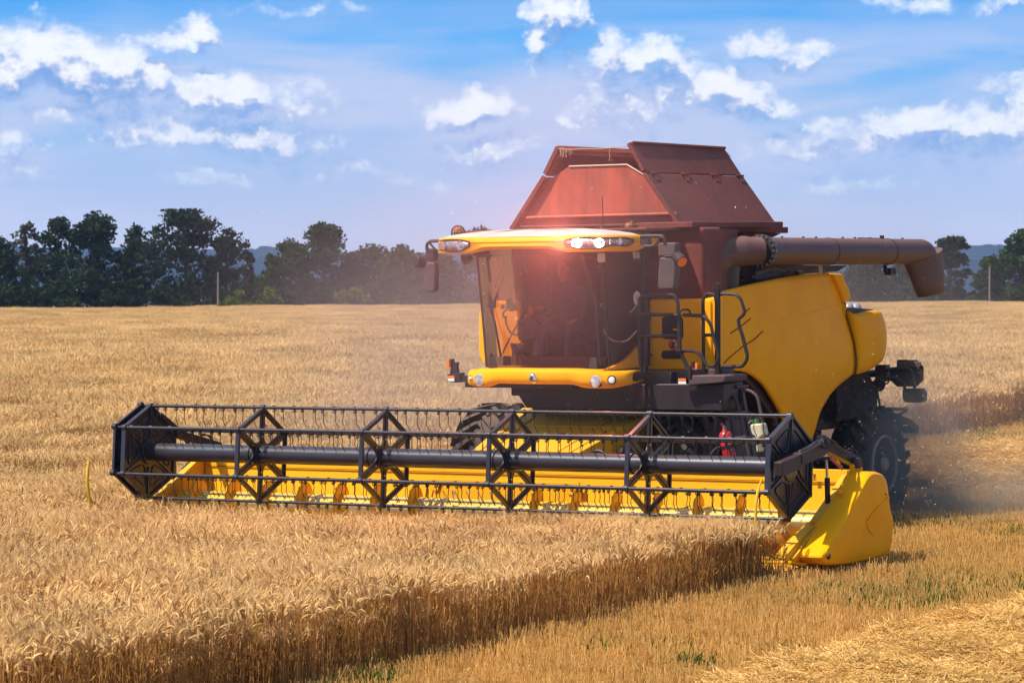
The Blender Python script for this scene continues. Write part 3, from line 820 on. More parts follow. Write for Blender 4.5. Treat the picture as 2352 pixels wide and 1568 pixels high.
for i in range(5):
    x = -.42 + i * .16; b.cyl((x, AY - AR * .5, AZ + AR * .8), (x - .01, AY - .20, AZ + .29), .010, STEEL, 8)
b.each('auger_finger', hd)
b = MB()    # cutter bar guards
for i in range(116):
    x = -HX + .04 + i * .0762
    b.add([(x - .02, -.40, .085), (x + .02, -.40, .085), (x + .02, -.40, .115), (x - .02, -.40, .115), (x, -.54, .10)], [(0, 1, 2, 3), (0, 4, 1), (1, 4, 2), (2, 4, 3), (3, 4, 0)], BLK)
b.build('knife_bar', hd)
# left end: sloping side plate
b = MB()
pl = [PX(-HX + .02, z4(*q)) for q in ((690, 530), (745, 535), (600, 690), (540, 770), (450, 772))]
sidep = [(-.55, .12), (-.55, .22), (.55, .72), (1.22, 1.12), (1.36, 1.12), (1.30, .12)]
b.prism([(-HX - .02, y, z) for y, z in sidep], (-.05, 0, 0), YEH)
b.bar((-HX - .01, -.55, .20), (-HX - .01, 1.26, 1.13), .10, .05, YEH)
b.bar((-HX - .06, .55, .76), (-HX - .06, 1.05, 1.06), .03, .02, BLK)
b.build('end_plate', hd, bevel=.004)
def rod(x, pts, name, m, r=.016, par=hd):
    b = MB(); b.tube(catmull([PX(x, p) for p in pts], 6), r, m, 8); return b.build(name, par)
YROD = mat('yellow_rod', (0.62, 0.38, 0.01), rough=.4)
rod(-HX - .05, [zI(524, 205), zI(508, 330), zI(500, 470), zI(515, 620), zI(545, 765), zI(590, 900)], 'divider_rod', YROD, .020)
b = MB(); b.tube([PX(-HX - .05, zI(545, 740)), PX(-HX - .05, zI(590, 765)), PX(-HX - .05, zI(700, 860))], .015, YROD, 8)
b.tube(catmull([PX(-HX - .1, zI(*q)) for q in ((1650, 420), (1660, 470), (1650, 530), (1640, 545))], 3), .03, BLK, 8)
b.each('divider_brace', hd)
# right end: inner divider wedge
XD = 4.47
def poly3(x, pts): return [PX(x, z3(*p)) for p in pts]
b = MB()
b.prism(poly3(XD - .10, [(335, 1272), (410, 1180), (575, 1022), (648, 1012), (560, 1120), (450, 1250), (462, 1302), (400, 1290)]), (.13, 0, 0), YEH)
b.prism(poly3(XD - .02, [(600, 1050), (655, 1000), (800, 790), (850, 700), (890, 690), (890, 770), (740, 950), (650, 1090)]), (.05, 0, 0), YEH)
b.bar(PX(XD + .05, z3(640, 1030)), PX(XD + .05, z3(868, 700)), .17, .03, YEH)
b.bar(PX(XD + .13, z3(640, 1050)), PX(XD + .13, z3(860, 735)), .03, .05, YEH)
b.bar(PX(XD + .05, z3(468, 1292)), PX(XD + .05, z3(645, 1060)), .05, .05, YEH)
b.prism(poly3(XD - .06, [(450, 1250), (560, 1120), (640, 1040), (645, 1290), (610, 1320), (470, 1300)]), (.03, 0, 0), YEH)
b.prism(poly3(XD + .06, [(600, 1120), (640, 1060), (640, 1300), (600, 1300)]), (-.03, 0, 0), YEH)
b.bar(PX(XD + .05, z3(440, 1300)), PX(XD + .05, z3(738, 1376)), .09, .03, YEH)
b.build('crop_divider', hd, smooth=False)
b = MB()
b.prism(poly3(XD - .02, [(458, 1245), (560, 1125), (600, 1085), (600, 1110), (480, 1270)]), (.012, 0, 0), SEAM)
b.prism(poly3(XD + .125, [(575, 1210), (600, 1160), (605, 1270), (575, 1275)]), (.01, 0, 0), SEAM)
b.prism(poly3(XD + .13, [(655, 1060), (760, 900), (850, 760), (880, 740), (790, 900), (700, 1040), (640, 1180), (618, 1290), (600, 1290), (605, 1180)]), (.01, 0, 0), BLK)  # black sheet painted in for the shaded gap beside the shield
b.each('divider_slot_shade', hd)
b = MB()
b.tube(catmull([PX(XD - .12, z3(*p)) for p in ((255, 725), (232, 800), (216, 900), (216, 1030), (232, 1120), (270, 1215), (345, 1275))], 6), [.010] * 6 + [.017] * 31, YROD, 8)
b.tube([PX(XD - .12, z3(232, 1065)), PX(XD - .05, z3(420, 1185))], .013, YROD, 8)
b.build('divider_rod', hd)
# right end: moulded shield
XO = 4.86
outer = [(1040, 672), (1095, 680), (1130, 715), (1146, 800), (1160, 920), (1182, 1010), (1180, 1090), (1160, 1215), (1140, 1245), (1060, 1275), (950, 1303), (850, 1322), (740, 1322), (700, 1300), (685, 1260), (720, 1190), (800, 1060), (890, 900), (960, 770), (1000, 700)]
OP = [PX(XO, z3(*p)) for p in outer]
cy = sum(p.y for p in OP) / len(OP); cz = sum(p.z for p in OP) / len(OP)
def shrink(x, f, g_=0.0): return [V3((x, cy + (p.y - cy) * f, cz + (p.z - cz) * f + g_)) for p in OP]
def subdiv(L, k=4):
    out = []; n = len(L)
    for i in range(n):
        p0, p1, p2, p3 = L[i - 1], L[i], L[(i + 1) % n], L[(i + 2) % n]
        for j in range(k):
            t = j / k; out.append(0.5 * ((2 * p1) + (p2 - p0) * t + (2 * p0 - 5 * p1 + 4 * p2 - p3) * t * t + (3 * p1 - p0 - 3 * p2 + p3) * t ** 3))
    return out
b = MB(); rings = [shrink(XO - .27, 1.0), shrink(XO - .05, 1.0), shrink(XO - .02, .985), shrink(XO, .95), shrink(XO + .012, .85), shrink(XO + .02, .6), shrink(XO + .022, .3)]
rings = [subdiv(L) for L in rings]; n = len(rings[0])
# a pressed hollow on the flank
for ri, L in enumerate(rings):
    for i, p in enumerate(L):
        if ri >= 3:
            dy, dz = (p.y - cy - .22) / .22, (p.z - cz + .02) / .16
            p.x -= .03 * math.exp(-(dy * dy + dz * dz) * 1.3)
V = [p for L in rings for p in L]; F = [(i * n + k, i * n + (k + 1) % n, (i + 1) * n + (k + 1) % n, (i + 1) * n + k) for i in range(len(rings) - 1) for k in range(n)]
F += [tuple(range((len(rings) - 1) * n, len(rings) * n)), tuple(range(n - 1, -1, -1))]
b.add(V, F, YEL)
shield = b.build('side_shield', hd, angle=26)
b = MB()
sp = [PX(XO + .02, z3(*p)) for p in ((1000, 1010), (1035, 960), (1090, 900), (1144, 850))]
b.tube(catmull(sp, 5), .010, YEL, 6)
sp = [PX(XO + .012, z3(*p)) for p in ((980, 1000), (1000, 1070), (1035, 1112))]
b.tube(catmull(sp, 5), .010, YEL, 6)
hp = PX(XO + .014, z3(724, 1262)); b.lathe(hp + V3((-.02, 0, 0)), (1, 0, 0), [(0, .030), (.028, .030), (.03, .02)], BLK, 16)
hp = PX(XO + .014, z3(1119, 828)); b.lathe(hp + V3((-.02, 0, 0)), (1, 0, 0), [(0, .010), (.03, .010)], BLK, 12)
b.each('shield_crease', hd)
# reel arm at the right end and its hydraulic ram
XA = 4.52
b = MB()
def armbar(p, q, w, t, m=BLK, x=XA): b.bar(PX(x, z3(*p)), PX(x, z3(*q)), w, t, m)
armbar((372, 655), (530, 590), .10, .15); armbar((520, 585), (700, 490), .11, .14); armbar((690, 490), (912, 605), .11, .11)
armbar((520, 545), (700, 450), .07, .06, REELM, XA - .02)
armbar((700, 470), (880, 560), .05, .05, REELM, XA - .02)
b.prism(poly3(XA + .06, [(535, 545), (640, 500), (700, 470), (740, 480), (700, 560), (600, 600), (540, 620)]), (-.13, 0, 0), BLK)
b.cyl(PX(XA - .1, z3(925, 612)), PX(XA + .12, z3(925, 612)), .06, BLK, 16)
b.cyl(PX(XA - .1, z3(705, 480)), PX(XA + .1, z3(705, 480)), .05, BLK, 16)
arm = b.build('reel_arm', hd, bevel=.008)
b = MB()
for dx, pts in ((.07, ((530, 530), (600, 500), (660, 440), (700, 430), (760, 470))), (.09, ((690, 440), (740, 450), (800, 500), (850, 540), (880, 540))), (.02, ((640, 430), (690, 420), (720, 445), (765, 465))), (.05, ((850, 525), (862, 515), (880, 520), (878, 560)))):
    b.tube(catmull([PX(XA + dx, z3(*p)) for p in pts], 5), .011, BLK, 7)
b.each('hydraulic_hose', hd)
b = MB()
b.cyl(PX(XA - .03, z3(708, 590)), PX(XA - .03, z3(712, 720)), .016, STEEL, 12)
b.cyl(PX(XA - .03, z3(712, 715)), PX(XA - .03, z3(716, 905)), .030, BLK, 14)
b.each('lift_ram', hd)
b = MB(); b.bar(PX(XA + .065, z3(735, 570)), PX(XA + .065, z3(820, 650)), .004, .05, mat('red_decal', (.45, .03, .02), rough=.4))
b.bar(PX(XA + .07, z3(777, 595)), PX(XA + .07, z3(800, 615)), .004, .035, YEL)
b.each('warning_decal', hd)
b = MB()
b.prism(poly3(XA + .09, [(895, 715), (965, 655), (950, 630), (895, 620)]), (-.05, 0, 0), YEL)
b.prism(poly3(XA + .0, [(765, 830), (820, 735), (880, 740), (800, 840)]), (.12, 0, 0), mat('blue_steel', (.10, .10, .15), rough=.35, metal=.4))
b.cyl(PX(XA + .13, z3(803, 800)), PX(XA + .17, z3(803, 812)), .028, YEL, 12)
b.each('pivot_bracket', hd, bevel=.004)
b = MB()   # left reel arm behind the disc
ends = [(556, 375), (700, 395), (870, 420)]
b.bar(PX(-4.30, z4(430, 190)), PX(-4.30, z4(560, 300)), .05, .05, BLK); b.bar(PX(-4.30, z4(540, 330)), PX(-4.30, z4(860, 425)), .08, .10, BLK)
b.bar(PX(-4.30, z4(560, 300)), PX(-4.30, z4(640, 395)), .05, .05, BLK)
for q in range(3):
    b.tube(catmull([PX(-4.26, z4(*p)) for p in ((700, 375 + q * 6), (745, 345 - q * 6), (800, 350 + q * 8), (830, 405))], 5), .009, WIRE, 6)
b.build('reel_arm', hd, bevel=.004)
b = MB()
# small pictogram plate on the back sheet near the right end
pp = [PY(1.16, z3(*q)) for q in ((611, 690), (634, 690), (638, 730), (611, 730))]
b.prism(pp, (0, -.006, 0), YEL)
b.tube([p + V3((0, -.008, 0)) for p in pp + [pp[0]]], .003, WIRE, 4)
c0 = sum(pp, V3((0, 0, 0))) / 4 + V3((0, -.012, 0))
b.tube(catmull([c0 + V3((-.015, 0, .035)), c0 + V3((.01, 0, .02)), c0 + V3((-.008, 0, -.005)), c0 + V3((.012, 0, -.02)), c0 + V3((-.01, 0, -.035))], 4), .004, WIRE, 4)
b.build('pictogram_plate', hd)

# ================================================================= FEEDER AND CHASSIS
b = MB()
fy0, fz0, fy1, fz1, fw = 1.37, 1.03, 3.25, 1.58, .66
tl, tr_ = PY(fy1, (1200, 936)), PY(fy1, (1498, 944)); bl, br = PY(fy0, (1075, 1042)), PY(fy0, (1318, 1046))
b.prism([bl, br, tr_, tl], (0, .05, -.55), YEH)
for f in (.08, .18, .80, .92):
    a = bl.lerp(br, f); c = tl.lerp(tr_, f); b.bar(a + V3((0, 0, .006)), c + V3((0, 0, .006)), .02, .012, YEH)
b.bar(bl.lerp(tl, .62), br.lerp(tr_, .62), .02, .012, YEH, side=(0, 1, 0))
fe = b.build('feeder_house', H, bevel=.01)
b = MB()
for f, g_ in ((.93, .5), (.93, .2), (.93, .8), (.15, .3)):
    p = bl.lerp(tl, g_).lerp(br.lerp(tr_, g_), f); b.cyl(p, p + V3((0, 0, .02)), .014, BLK, 8)
p = bl.lerp(tl, .35).lerp(br.lerp(tr_, .35), .62)
b.tube(catmull([p + V3((-.10, 0, .01)), p + V3((-.03, 0, .05)), p + V3((.05, .05, .06)), p + V3((.10, .1, .01))], 4), .012, BLK, 6)
hp = [PY(1.6, z5(*q)) for q in ((1040, 655), (1060, 635), (1100, 632), (1140, 655))]
b.tube(catmull(hp, 5), .02, BLK, 8)
b.each('feeder_fitting', fe)
b = MB()     # dark underbody
for (x0, x1, y0, y1, z0, z1_) in ((-.70, 1.0, 2.9, 3.3, 1.60, 2.0), (-.75, 1.2, 3.2, 6.9, .85, 2.9), (-1.3, 1.35, 3.9, 6.2, 1.3, 2.95), (-1.1, 1.3, 6.0, 7.6, 1.2, 2.25), (-.75, 1.0, 2.5, 2.8, 1.8, 2.0)):
    b.box(((x0 + x1) / 2, (y0 + y1) / 2, (z0 + z1_) / 2), (x1 - x0, y1 - y0, z1_ - z0), BLK)
b.prism([PY(2.45, zC(*p)) for p in ((1345, 500), (1345, 545), (1700, 550), (1790, 640), (1860, 745), (1920, 845), (1950, 880), (2250, 905), (2400, 905))] + [PY(2.45, (1660, 944)), PY(2.45, (1660, 880))], (0, .5, 0), BLK)
b.box((1.55, 3.9, 1.25), (.25, .9, .5), BLK)
b.bar((1.2, 2.9, 1.0), (1.5, 4.6, .75), .12, .25, BLK); b.bar((.7, 2.6, .75), (1.6, 3.3, .6), .12, .16, DGREY)
b.bar((.9, 2.3, 1.2), (1.5, 3.6, .9), .06, .10, DGREY)
b.cyl((-1.7, 3.45, .80), (1.7, 3.45, .80), .17, BLK, 16); b.cyl((-1.4, 7.95, .66), (1.4, 7.95, .66), .12, BLK, 14)
b.build('chassis', H, bevel=.015)
b = MB()    # frame beam under the cab on the right
b.prism([PY(2.55, q) for q in (z2(-90, 1150), z2(320, 1150), z2(480, 1150), z2(480, 1235), z2(120, 1290), z2(-90, 1260))], (0, .3, 0), DGREY)
b.prism([PY(2.65, q) for q in (z2(470, 1148), z2(820, 1132), z2(820, 1220), z2(470, 1240))], (0, .3, 0), DGREY)
p0 = [PY(2.30, q) for q in (z8(745, 150), z8(1150, 148), z8(1175, 160), z8(1175, 215), z8(1150, 235), z8(790, 265), z8(745, 262))]
b.prism(p0, (0, .55, 0), DGREY)
b.prism([PY(2.0, q) for q in (z1(508, 1232), z1(700, 1226), z1(700, 1345), z1(508, 1250))], (0, .5, 0), BLK)
b.build('platform', H, bevel=.012)
# wheels
def wheel(x, y, z, rt, wd, rim, name, sgn):
    b = MB(); r0 = rim * .5
    prof = [(-wd / 2 * .82, rim), (-wd / 2, rim + .10), (-wd / 2 * .98, rt - .14), (-wd / 2 * .8, rt - .05), (0, rt - .035), (wd / 2 * .8, rt - .05), (wd / 2 * .98, rt - .14), (wd / 2, rim + .10), (wd / 2 * .82, rim)]
    b.lathe((x, y, z), (1, 0, 0), prof, RUB, 64)
    nl = 22
    for s_ in (-1, 1):
        for k in range(nl):
            a0 = 2 * math.pi * (k + (.5 if s_ > 0 else 0)) / nl; pts = []
            for q in range(5):
                f = q / 4; a = a0 + f * .33; xx = s_ * (.02 + f * wd / 2 * .93); rr = rt - .035 + (.04 if q < 4 else -.06)
                pts.append((x + xx, y + rr * math.cos(a), z + rr * math.sin(a)))
            for q in range(4):
                a_ = (V3(pts[q]) + V3(pts[q + 1])) / 2 - V3((x, y, z)); a_.x = 0
                b.bar(pts[q], pts[q + 1], .055, .075, RUB, side=V3((1, 0, 0)).cross(a_))
    wh = b.build(name, H, smooth=True)
    b = MB(); xr = x + sgn * wd / 2 * .5
    b.lathe((xr, y, z), (sgn, 0, 0), [(-.1, rim), (.10, rim + .01), (.12, rim - .01), (.02, rim - .05), (-.02, rim * .8), (-.06, rim * .45), (.02, rim * .42), (.05, rim * .25), (.12, rim * .22), (.12, 0.0)], mat('rim_dusty', (.60, .50, .42), rough=.7, dust=.5, dustc=(.34, .26, .2)), 40)
    for k in range(8):
        a = k * math.pi / 4; b.cyl((xr, y + rim * .34 * math.cos(a), z + rim * .34 * math.sin(a)), (xr + sgn * .05, y + rim * .34 * math.cos(a), z + rim * .34 * math.sin(a)), .02, DGREY, 6)
    b.build('wheel_rim', wh)
    return wh
wheel(-1.48, 3.45, .80, .82, .66, .38, 'front_wheel', -1); wheel(1.32, 3.45, .80, .82, .66, .38, 'front_wheel', 1)
rc = PX(1.55, (2024, 1084))
wheel(1.38, rc.y, .70, .72, .50, .37, 'rear_wheel', 1); wheel(-1.38, rc.y, .70, .72, .50, .37, 'rear_wheel', -1)

# ================================================================= BODY PANELS
XS = 1.66
def interp_curve(pts, axis=0):
    pts = sorted(pts, key=lambda p: p[0]); a = np.array([p[0] for p in pts]); c = np.array([p[1] for p in pts]); return a, c
topc = [PX(XS, z2(*p)) for p in ((797, 628), (860, 606), (940, 584), (1050, 556), (1200, 524), (1370, 501), (1460, 494), (1560, 491))]
rearc = [PX(XS, z2(*p)) for p in ((1560, 491), (1600, 560), (1630, 640), (1648, 700), (1655, 780), (1672, 860), (1693, 960), (1705, 1060), (1708, 1120), (1702, 1168))]
botc = [PX(XS, z2(*p)) for p in ((797, 1140), (870, 1142), (950, 1156), (1000, 1186), (1050, 1230), (1095, 1285), (1130, 1340), (1170, 1400), (1205, 1455), (1240, 1540), (1262, 1600), (1275, 1660), (1400, 1660), (1415, 1610), (1440, 1540), (1462, 1450), (1482, 1400), (1510, 1350), (1540, 1302), (1590, 1250), (1640, 1212), (1702, 1168))]
ty, tz = interp_curve([(p.y, p.z) for p in topc]); by, bz = interp_curve([(p.y, p.z) for p in botc])
yf, yr = topc[0].y, max(p.y for p in rearc)
rz = np.array([p.z for p in rearc])[::-1]; ry = np.array([p.y for p in rearc])[::-1]
def bulge(y, z): 
    f = (y - yf) / (yr - yf); return .10 * math.sin(math.pi * min(1, max(0, f)) ** .8) + .07 * math.exp(-((z - 2.15) / .55) ** 2) - .05 * max(0, (z - 2.75)) 
rows = []; NY, NZ = 60, 26
for j in range(NZ + 1):
    row = []
    for i in range(NY + 1):
        f = i / NY; y = yf + (yr - yf) * f
        zt = float(np.interp(y, ty, tz)) if y <= ty[-1] else float(np.interp(y, ry[rz.argsort()[::-1]][::1], rz[rz.argsort()[::-1]])) if False else float(np.interp(min(y, ty[-1]), ty, tz))
        zb = float(np.interp(y, by, bz)); z = zb + (zt - zb) * j / NZ
        yy = min(y, float(np.interp(z, rz, ry)))
        row.append(V3((XS - .06 + bulge(yy, z), yy, z)))
    rows.append(row)
b = MB(); b.sheet(rows, YEL)
side = b.build('side_panel', H, solid=.05, angle=60)
side['label'] = 'large curved yellow side panel with three slanting pressed lines'
def on_side(p, off=.0):
    q = PX(XS + .03, p); q2 = PX(XS - .06 + bulge(q.y, q.z), p); return V3((XS - .06 + bulge(q2.y, q2.z) + off, q2.y, q2.z))
b = MB()
for pts in (((1005, 727), (965, 762), (930, 792)), ((1012, 795), (960, 838), (875, 896)), ((1096, 880), (1040, 935), (960, 985), (880, 1050), (828, 1096))):
    b.tube([on_side(z2(*p), -.001) for p in pts], [.010] * len(pts), SEAM, 6)
b.tube([on_side(z2(*p), .0) for p in ((1195, 812), (1400, 760), (1640, 693))], .007, YEL, 6)
b.each('pressed_line', side)
b = MB()      # seam to the rear shell
b.tube(catmull([V3((XS - .04 + bulge(p.y, p.z), p.y + .01, p.z)) for p in rearc], 4), .016, SEAM, 6)
b.build('panel_seam', side)
# rear shell
ro = [(1650, 745), (1692, 768), (1850, 742), (1880, 775), (1897, 830), (1908, 900), (1905, 990), (1892, 1050), (1870, 1090), (1800, 1140), (1702, 1170), (1712, 1060), (1696, 930), (1672, 800)]
XR = 1.62
b = MB(); ol = subdiv([PX(XR, z2(*p)) for p in ro], 3); cy2 = sum(p.y for p in ol) / len(ol); cz2 = sum(p.z for p in ol) / len(ol)
ol = [p for p in ol]
rings = [[V3((XR - 1.2, p.y, p.z)) for p in ol], [V3((XR + .0, p.y, p.z)) for p in ol], [V3((XR + .05, cy2 + (p.y - cy2) * .96, cz2 + (p.z - cz2) * .97)) for p in ol], [V3((XR + .07, cy2 + (p.y - cy2) * .8, cz2 + (p.z - cz2) * .85)) for p in ol], [V3((XR + .08, cy2 + (p.y - cy2) * .4, cz2 + (p.z - cz2) * .4)) for p in ol]]
n = len(ol); V = [p for L in rings for p in L]; F = [(i * n + k, i * n + (k + 1) % n, (i + 1) * n + (k + 1) % n, (i + 1) * n + k) for i in range(len(rings) - 1) for k in range(n)] + [tuple(range((len(rings) - 1) * n, len(rings) * n))]
b.add(V, F, YEL); b.build('rear_shell', H, angle=50)
b = MB()
b.prism([PX(XS + .02, z2(*p)) for p in ((1566, 493), (1636, 496), (1650, 540), (1676, 590), (1688, 640), (1686, 668), (1655, 688), (1645, 690), (1630, 630), (1600, 555))], (-.3, 0, 0), YEL)
b.build('rear_corner_panel', H, bevel=.03, segs=3)
b = MB()
b.prism([PX(XS - .1, z2(*p)) for p in ((1646, 722), (1700, 722), (1850, 735), (1780, 755), (1700, 768), (1660, 780))], (-.5, 0, 0), BLK)
b.build('louvre', H, bevel=.01)
DOMEG = mat('dome_grey', (.30, .28, .32), rough=.3)
b = MB()
for (u_, v_) in ((1672, 700), (1722, 700)):
    c = PX(XS - .35, z2(u_, v_ + 18)); b.lathe(c, (0, 0, 1), [(-.12, .075), (-.03, .075), (.02, .06), (.05, .03), (.055, 0)], DOMEG, 20)
b.each('rear_dome', H)
# wheel arch lining
b = MB(); arch = [p for p in ((797, 1125), (870, 1128), (955, 1142), (1055, 1216), (1137, 1330), (1215, 1450), (1262, 1560))]
inn = [(797, 1170), (870, 1176), (935, 1190), (1010, 1245), (1085, 1345), (1160, 1465), (1215, 1560)]
A_ = catmull([PX(XS - .02, z2(*p)) for p in arch], 4); B_ = catmull([PX(XS - .05, z2(*p)) for p in inn], 4)
b.sheet([A_, B_, [p + V3((-.6, 0, 0)) for p in B_]], DGREY)
b.build('fender', H, solid=.03)
# front corner panel with the fuel flap openings
YF_ = 2.93
fp = [(316, 1143), (326, 672), (340, 668), (690, 662), (720, 665), (745, 680), (752, 1100), (745, 1145)]
b = MB(); FP = [PY(YF_, z2(*p)) for p in fp]; b.prism(FP, (0, .25, 0), YEL)
cp = [(690, 663), (740, 655), (768, 646), (776, 660), (778, 1130), (742, 1145)]
CPt = [PY(YF_ + .03, z2(*p)) for p in cp]; b.prism(CPt, (0, .2, 0), YEL)
b.prism([PX(XS - .02, z2(*p)) for p in ((774, 650), (800, 630), (800, 1140), (776, 1142))], (-.2, 0, 0), YEL)
fpn = b.build('front_panel', H, bevel=.025, segs=3)
b = MB()
def rrect(pts, y, d, m, r=.05): b.prism(fillet_closed([PY(y, z2(*p)) for p in pts], r), (0, d, 0), m)
def fillet_closed(L, r):
    out = []; n = len(L)
    for i in range(n):
        a, bb, c = L[i - 1], L[i], L[(i + 1) % n]; q = min(r, (a - bb).length * .45, (c - bb).length * .45)
        s_ = bb + (a - bb).normalized() * q; e = bb + (c - bb).normalized() * q
        for j in range(5):
            t = j / 4; out.append(s_ * (1 - t) ** 2 + bb * 2 * t * (1 - t) + e * t * t)
    return out
rrect([(415, 782), (556, 782), (560, 934), (418, 934)], YF_ - .006, .03, DARKIN, .05)
rrect([(413, 1011), (552, 1008), (560, 1066), (413, 1068)], YF_ - .006, .03, DARKIN, .08)
rrect([(490, 864), (520, 864), (520, 876), (490, 876)], YF_ - .012, .004, YEL, .002)
b.each('panel_opening', fpn)
b = MB()     # round no-step sign: white disc, red ring and cross, dark figure
c = PY(YF_ - .008, z2(497, 969)); REDP = mat('sign_red', (.55, .02, .01), rough=.4); WHP = mat('sign_white', (.8, .78, .76), rough=.5)
b.lathe(c, (0, -1, 0), [(0, .068), (.004, .068)], WHP, 28); b.lathe(c + V3((0, -.004, 0)), (0, -1, 0), [(0, .068), (.005, .068), (.005, .054), (0, .054)], REDP, 28)
b.tube([c + V3((-.02, -.010, .035)), c + V3((.0, -.010, .0)), c + V3((-.02, -.010, -.03)), c + V3((.02, -.010, -.03))], .010, WIRE, 6)
b.bar(c + V3((-.042, -.012, -.042)), c + V3((.042, -.012, .042)), .012, .004, REDP, side=(1, 0, -1)); b.bar(c + V3((-.042, -.012, .042)), c + V3((.042, -.012, -.042)), .012, .004, YEL, side=(1, 0, 1))
b.build('no_step_sign', fpn)
b = MB()
for q in ((345, 1037), (337, 762)):
    c = PY(YF_ - .004, z2(*q)); b.lathe(c, (0, -1, 0), [(0, .016), (.012, .014), (.016, 0)], CHROME, 12)
b.each('panel_bolt', fpn)

# ================================================================= GRAIN TANK
b = MB()    # lower tank body beside and behind the cab
YT = 3.02
q = [z2(322, 195), z2(340, 183), z2(690, 180), z2(920, 180), z2(946, 190), z2(946, 400), z2(330, 400)]
tb = [PY(YT, z2(322, 186)), PY(YT, z2(690, 182))]
ztop = tb[1].z; xr = tb[1].x
b.prism([(-1.38, YT, 2.9), (xr, YT, 2.5), (xr, YT, ztop), (-1.38, YT, ztop)], (0, .5, 0), TANK)
zt2 = PX(1.58, z2(940, 200)).z; ye = PX(1.58, z2(946, 300)).y
b.prism([(1.56, YT + .09, 2.5), (1.56, YT + .09, ztop), (1.56, ye, ztop - .01), (1.56, ye, 2.5)], (-2.9, 0, 0), TANK)
b.prism([(1.30, ye - .02, 2.6), (1.30, ye - .02, ztop - .15), (1.30, 6.2, ztop - .2), (1.30, 6.4, 2.6)], (-2.5, 0, 0), TANK)
tank = b.build('grain_tank', H, bevel=.05, segs=4)
tank['label'] = 'grain tank coloured red-brown by flare glow, behind the cab with raised folding covers'
b = MB()
b.box((1.2, 4.05, ztop + .03), (.74, 2.3, .07), TANK)
p0 = PX(1.32, z7(2268, 740)); b.prism([PX(1.32, z7(*p)) for p in ((1240, 742), (2268, 738), (2268, 782), (1925, 778), (1240, 760))], (-2.6, 0, 0), TANK)
b.prism([PX(1.30, z7(*p)) for p in ((2165, 697), (2192, 699), (2195, 738), (2165, 738))], (-2.5, 0, 0), TANK)
b.prism([PX(1.2, z7(*p)) for p in ((1930, 780), (2220, 784), (2150, 818), (1960, 812))], (-2.2, 0, 0), TANK)
b.build('tank_rim', tank, bevel=.01)
# front gusset and side covers, opened outwards like a hopper lid leaning in
y0 = PX(1.19, z7(1500, 738)).y; 
def cov_front(p): return PY(y0, z7(*p))
lb, rb = cov_front((265, 757)), cov_front((1500, 735))
zb_ = (lb.z + rb.z) / 2; xc = (lb.x + rb.x) / 2
b = MB()    # front canvas/steel gusset
gus = [(300, 745), (500, 445), (520, 410), (680, 300), (1100, 287), (1250, 380), (1480, 738)]
b.prism([PY(y0 + .06, z7(*p)) for p in gus], (0, .02, 0), TANKIN)
g1 = b.build('front_gusset', tank)
b = MB()
b.prism([PY(y0 + .05, z7(*p)) for p in ((380, 660), (1460, 628), (1475, 655), (370, 685))], (0, -.05, 0), TANKIN)
b.prism([PY(y0 + .05, z7(*p)) for p in ((330, 730), (1500, 705), (1510, 730), (320, 745))], (0, -.04, 0), TANK)
b.tube([PY(y0 + .05, z7(*p)) for p in ((680, 300), (1100, 287), (1250, 378))], .012, mat('worn_edge', (.55, .38, .28), rough=.5), 6)
b.each('gusset_rib', g1, bevel=.02)
b = MB()    # right cover: lower leaf, hinge, upper leaf
RB0, RT0, UT0 = PY(y0, z7(1500, 730)), PY(y0, z7(1250, 352)), PY(y0, z7(1136, 132))
XB, XM = RB0.x, RT0.x
RB1, RT1 = PX(XB, z7(2195, 735)), PX(XM, z7(1940, 372))
UB0, UB1, UT1 = PY(y0, z7(1245, 342)), PX(XM, z7(1930, 362)), PX(UT0.x, z7(1806, 172))
nrm = (RB1 - RB0).cross(RT0 - RB0).normalized() * .03
if nrm.x > 0: nrm = -nrm
b.prism([RB0, RB1, RT1, RT0], nrm, TANK)
c1 = b.build('tank_cover', tank, bevel=.006); c1['label'] = 'lower leaf of the right tank cover'
b = MB(); b.prism([UB0, UB1, UT1, UT0], nrm, TANK); b.bar(UT0 - nrm * .1, UT1 - nrm * .1, .05, .03, TANK, side=nrm)
b.bar(RB0 + V3((-.03, -.02, .02)), RT0 + V3((-.03, -.02, 0)), .05, .05, TANK); b.bar(UB0 + V3((-.03, -.02, .02)), UT0 + V3((-.03, -.02, 0)), .05, .05, TANK)
c2 = b.build('tank_cover', tank, bevel=.006); c2['label'] = 'upper leaf of the right tank cover'
b = MB()
for f in (.06, .37, .68, .96):
    p = RT0.lerp(RT1, f); d = (RT0 - RB0).normalized(); q_ = (RT1 - RT0).normalized()
    b.bar(p - d * .10 - nrm * .15, p + d * .05 - nrm * .15, .11, .012, TANK, side=q_)
    b.tube([p - q_ * .09 - nrm * .3, p + q_ * .09 - nrm * .3], .014, TANK, 8)
b.build('hinge', tank)
b = MB()    # left cover mirrored: only its inner face and front edge show
LB0, LM0, LT0 = PY(y0, z7(265, 757)), PY(y0, z7(505, 375)), PY(y0, z7(604, 160))
dy = V3((0, RB1.y - RB0.y, 0)); dy2 = V3((0, UT1.y - UT0.y, 0))
b.prism([LB0, LB0 + dy, LM0 + dy, LM0], V3((.03, 0, -.015)), TANKIN); b.prism([LM0 + V3((.0, 0, .02)), LM0 + dy, LT0 + dy2, LT0], V3((.03, 0, -.015)), TANKIN)
b.bar(LB0, LM0, .06, .05, TANK); b.bar(LM0 + V3((.01, 0, .03)), LT0, .06, .05, TANK)
c3 = b.build('tank_cover', tank, bevel=.006); c3['label'] = 'left tank cover, seen from inside'
b = MB()    # rear cover wall between the two sides, seen through the gap
yb = y0 + 2.0
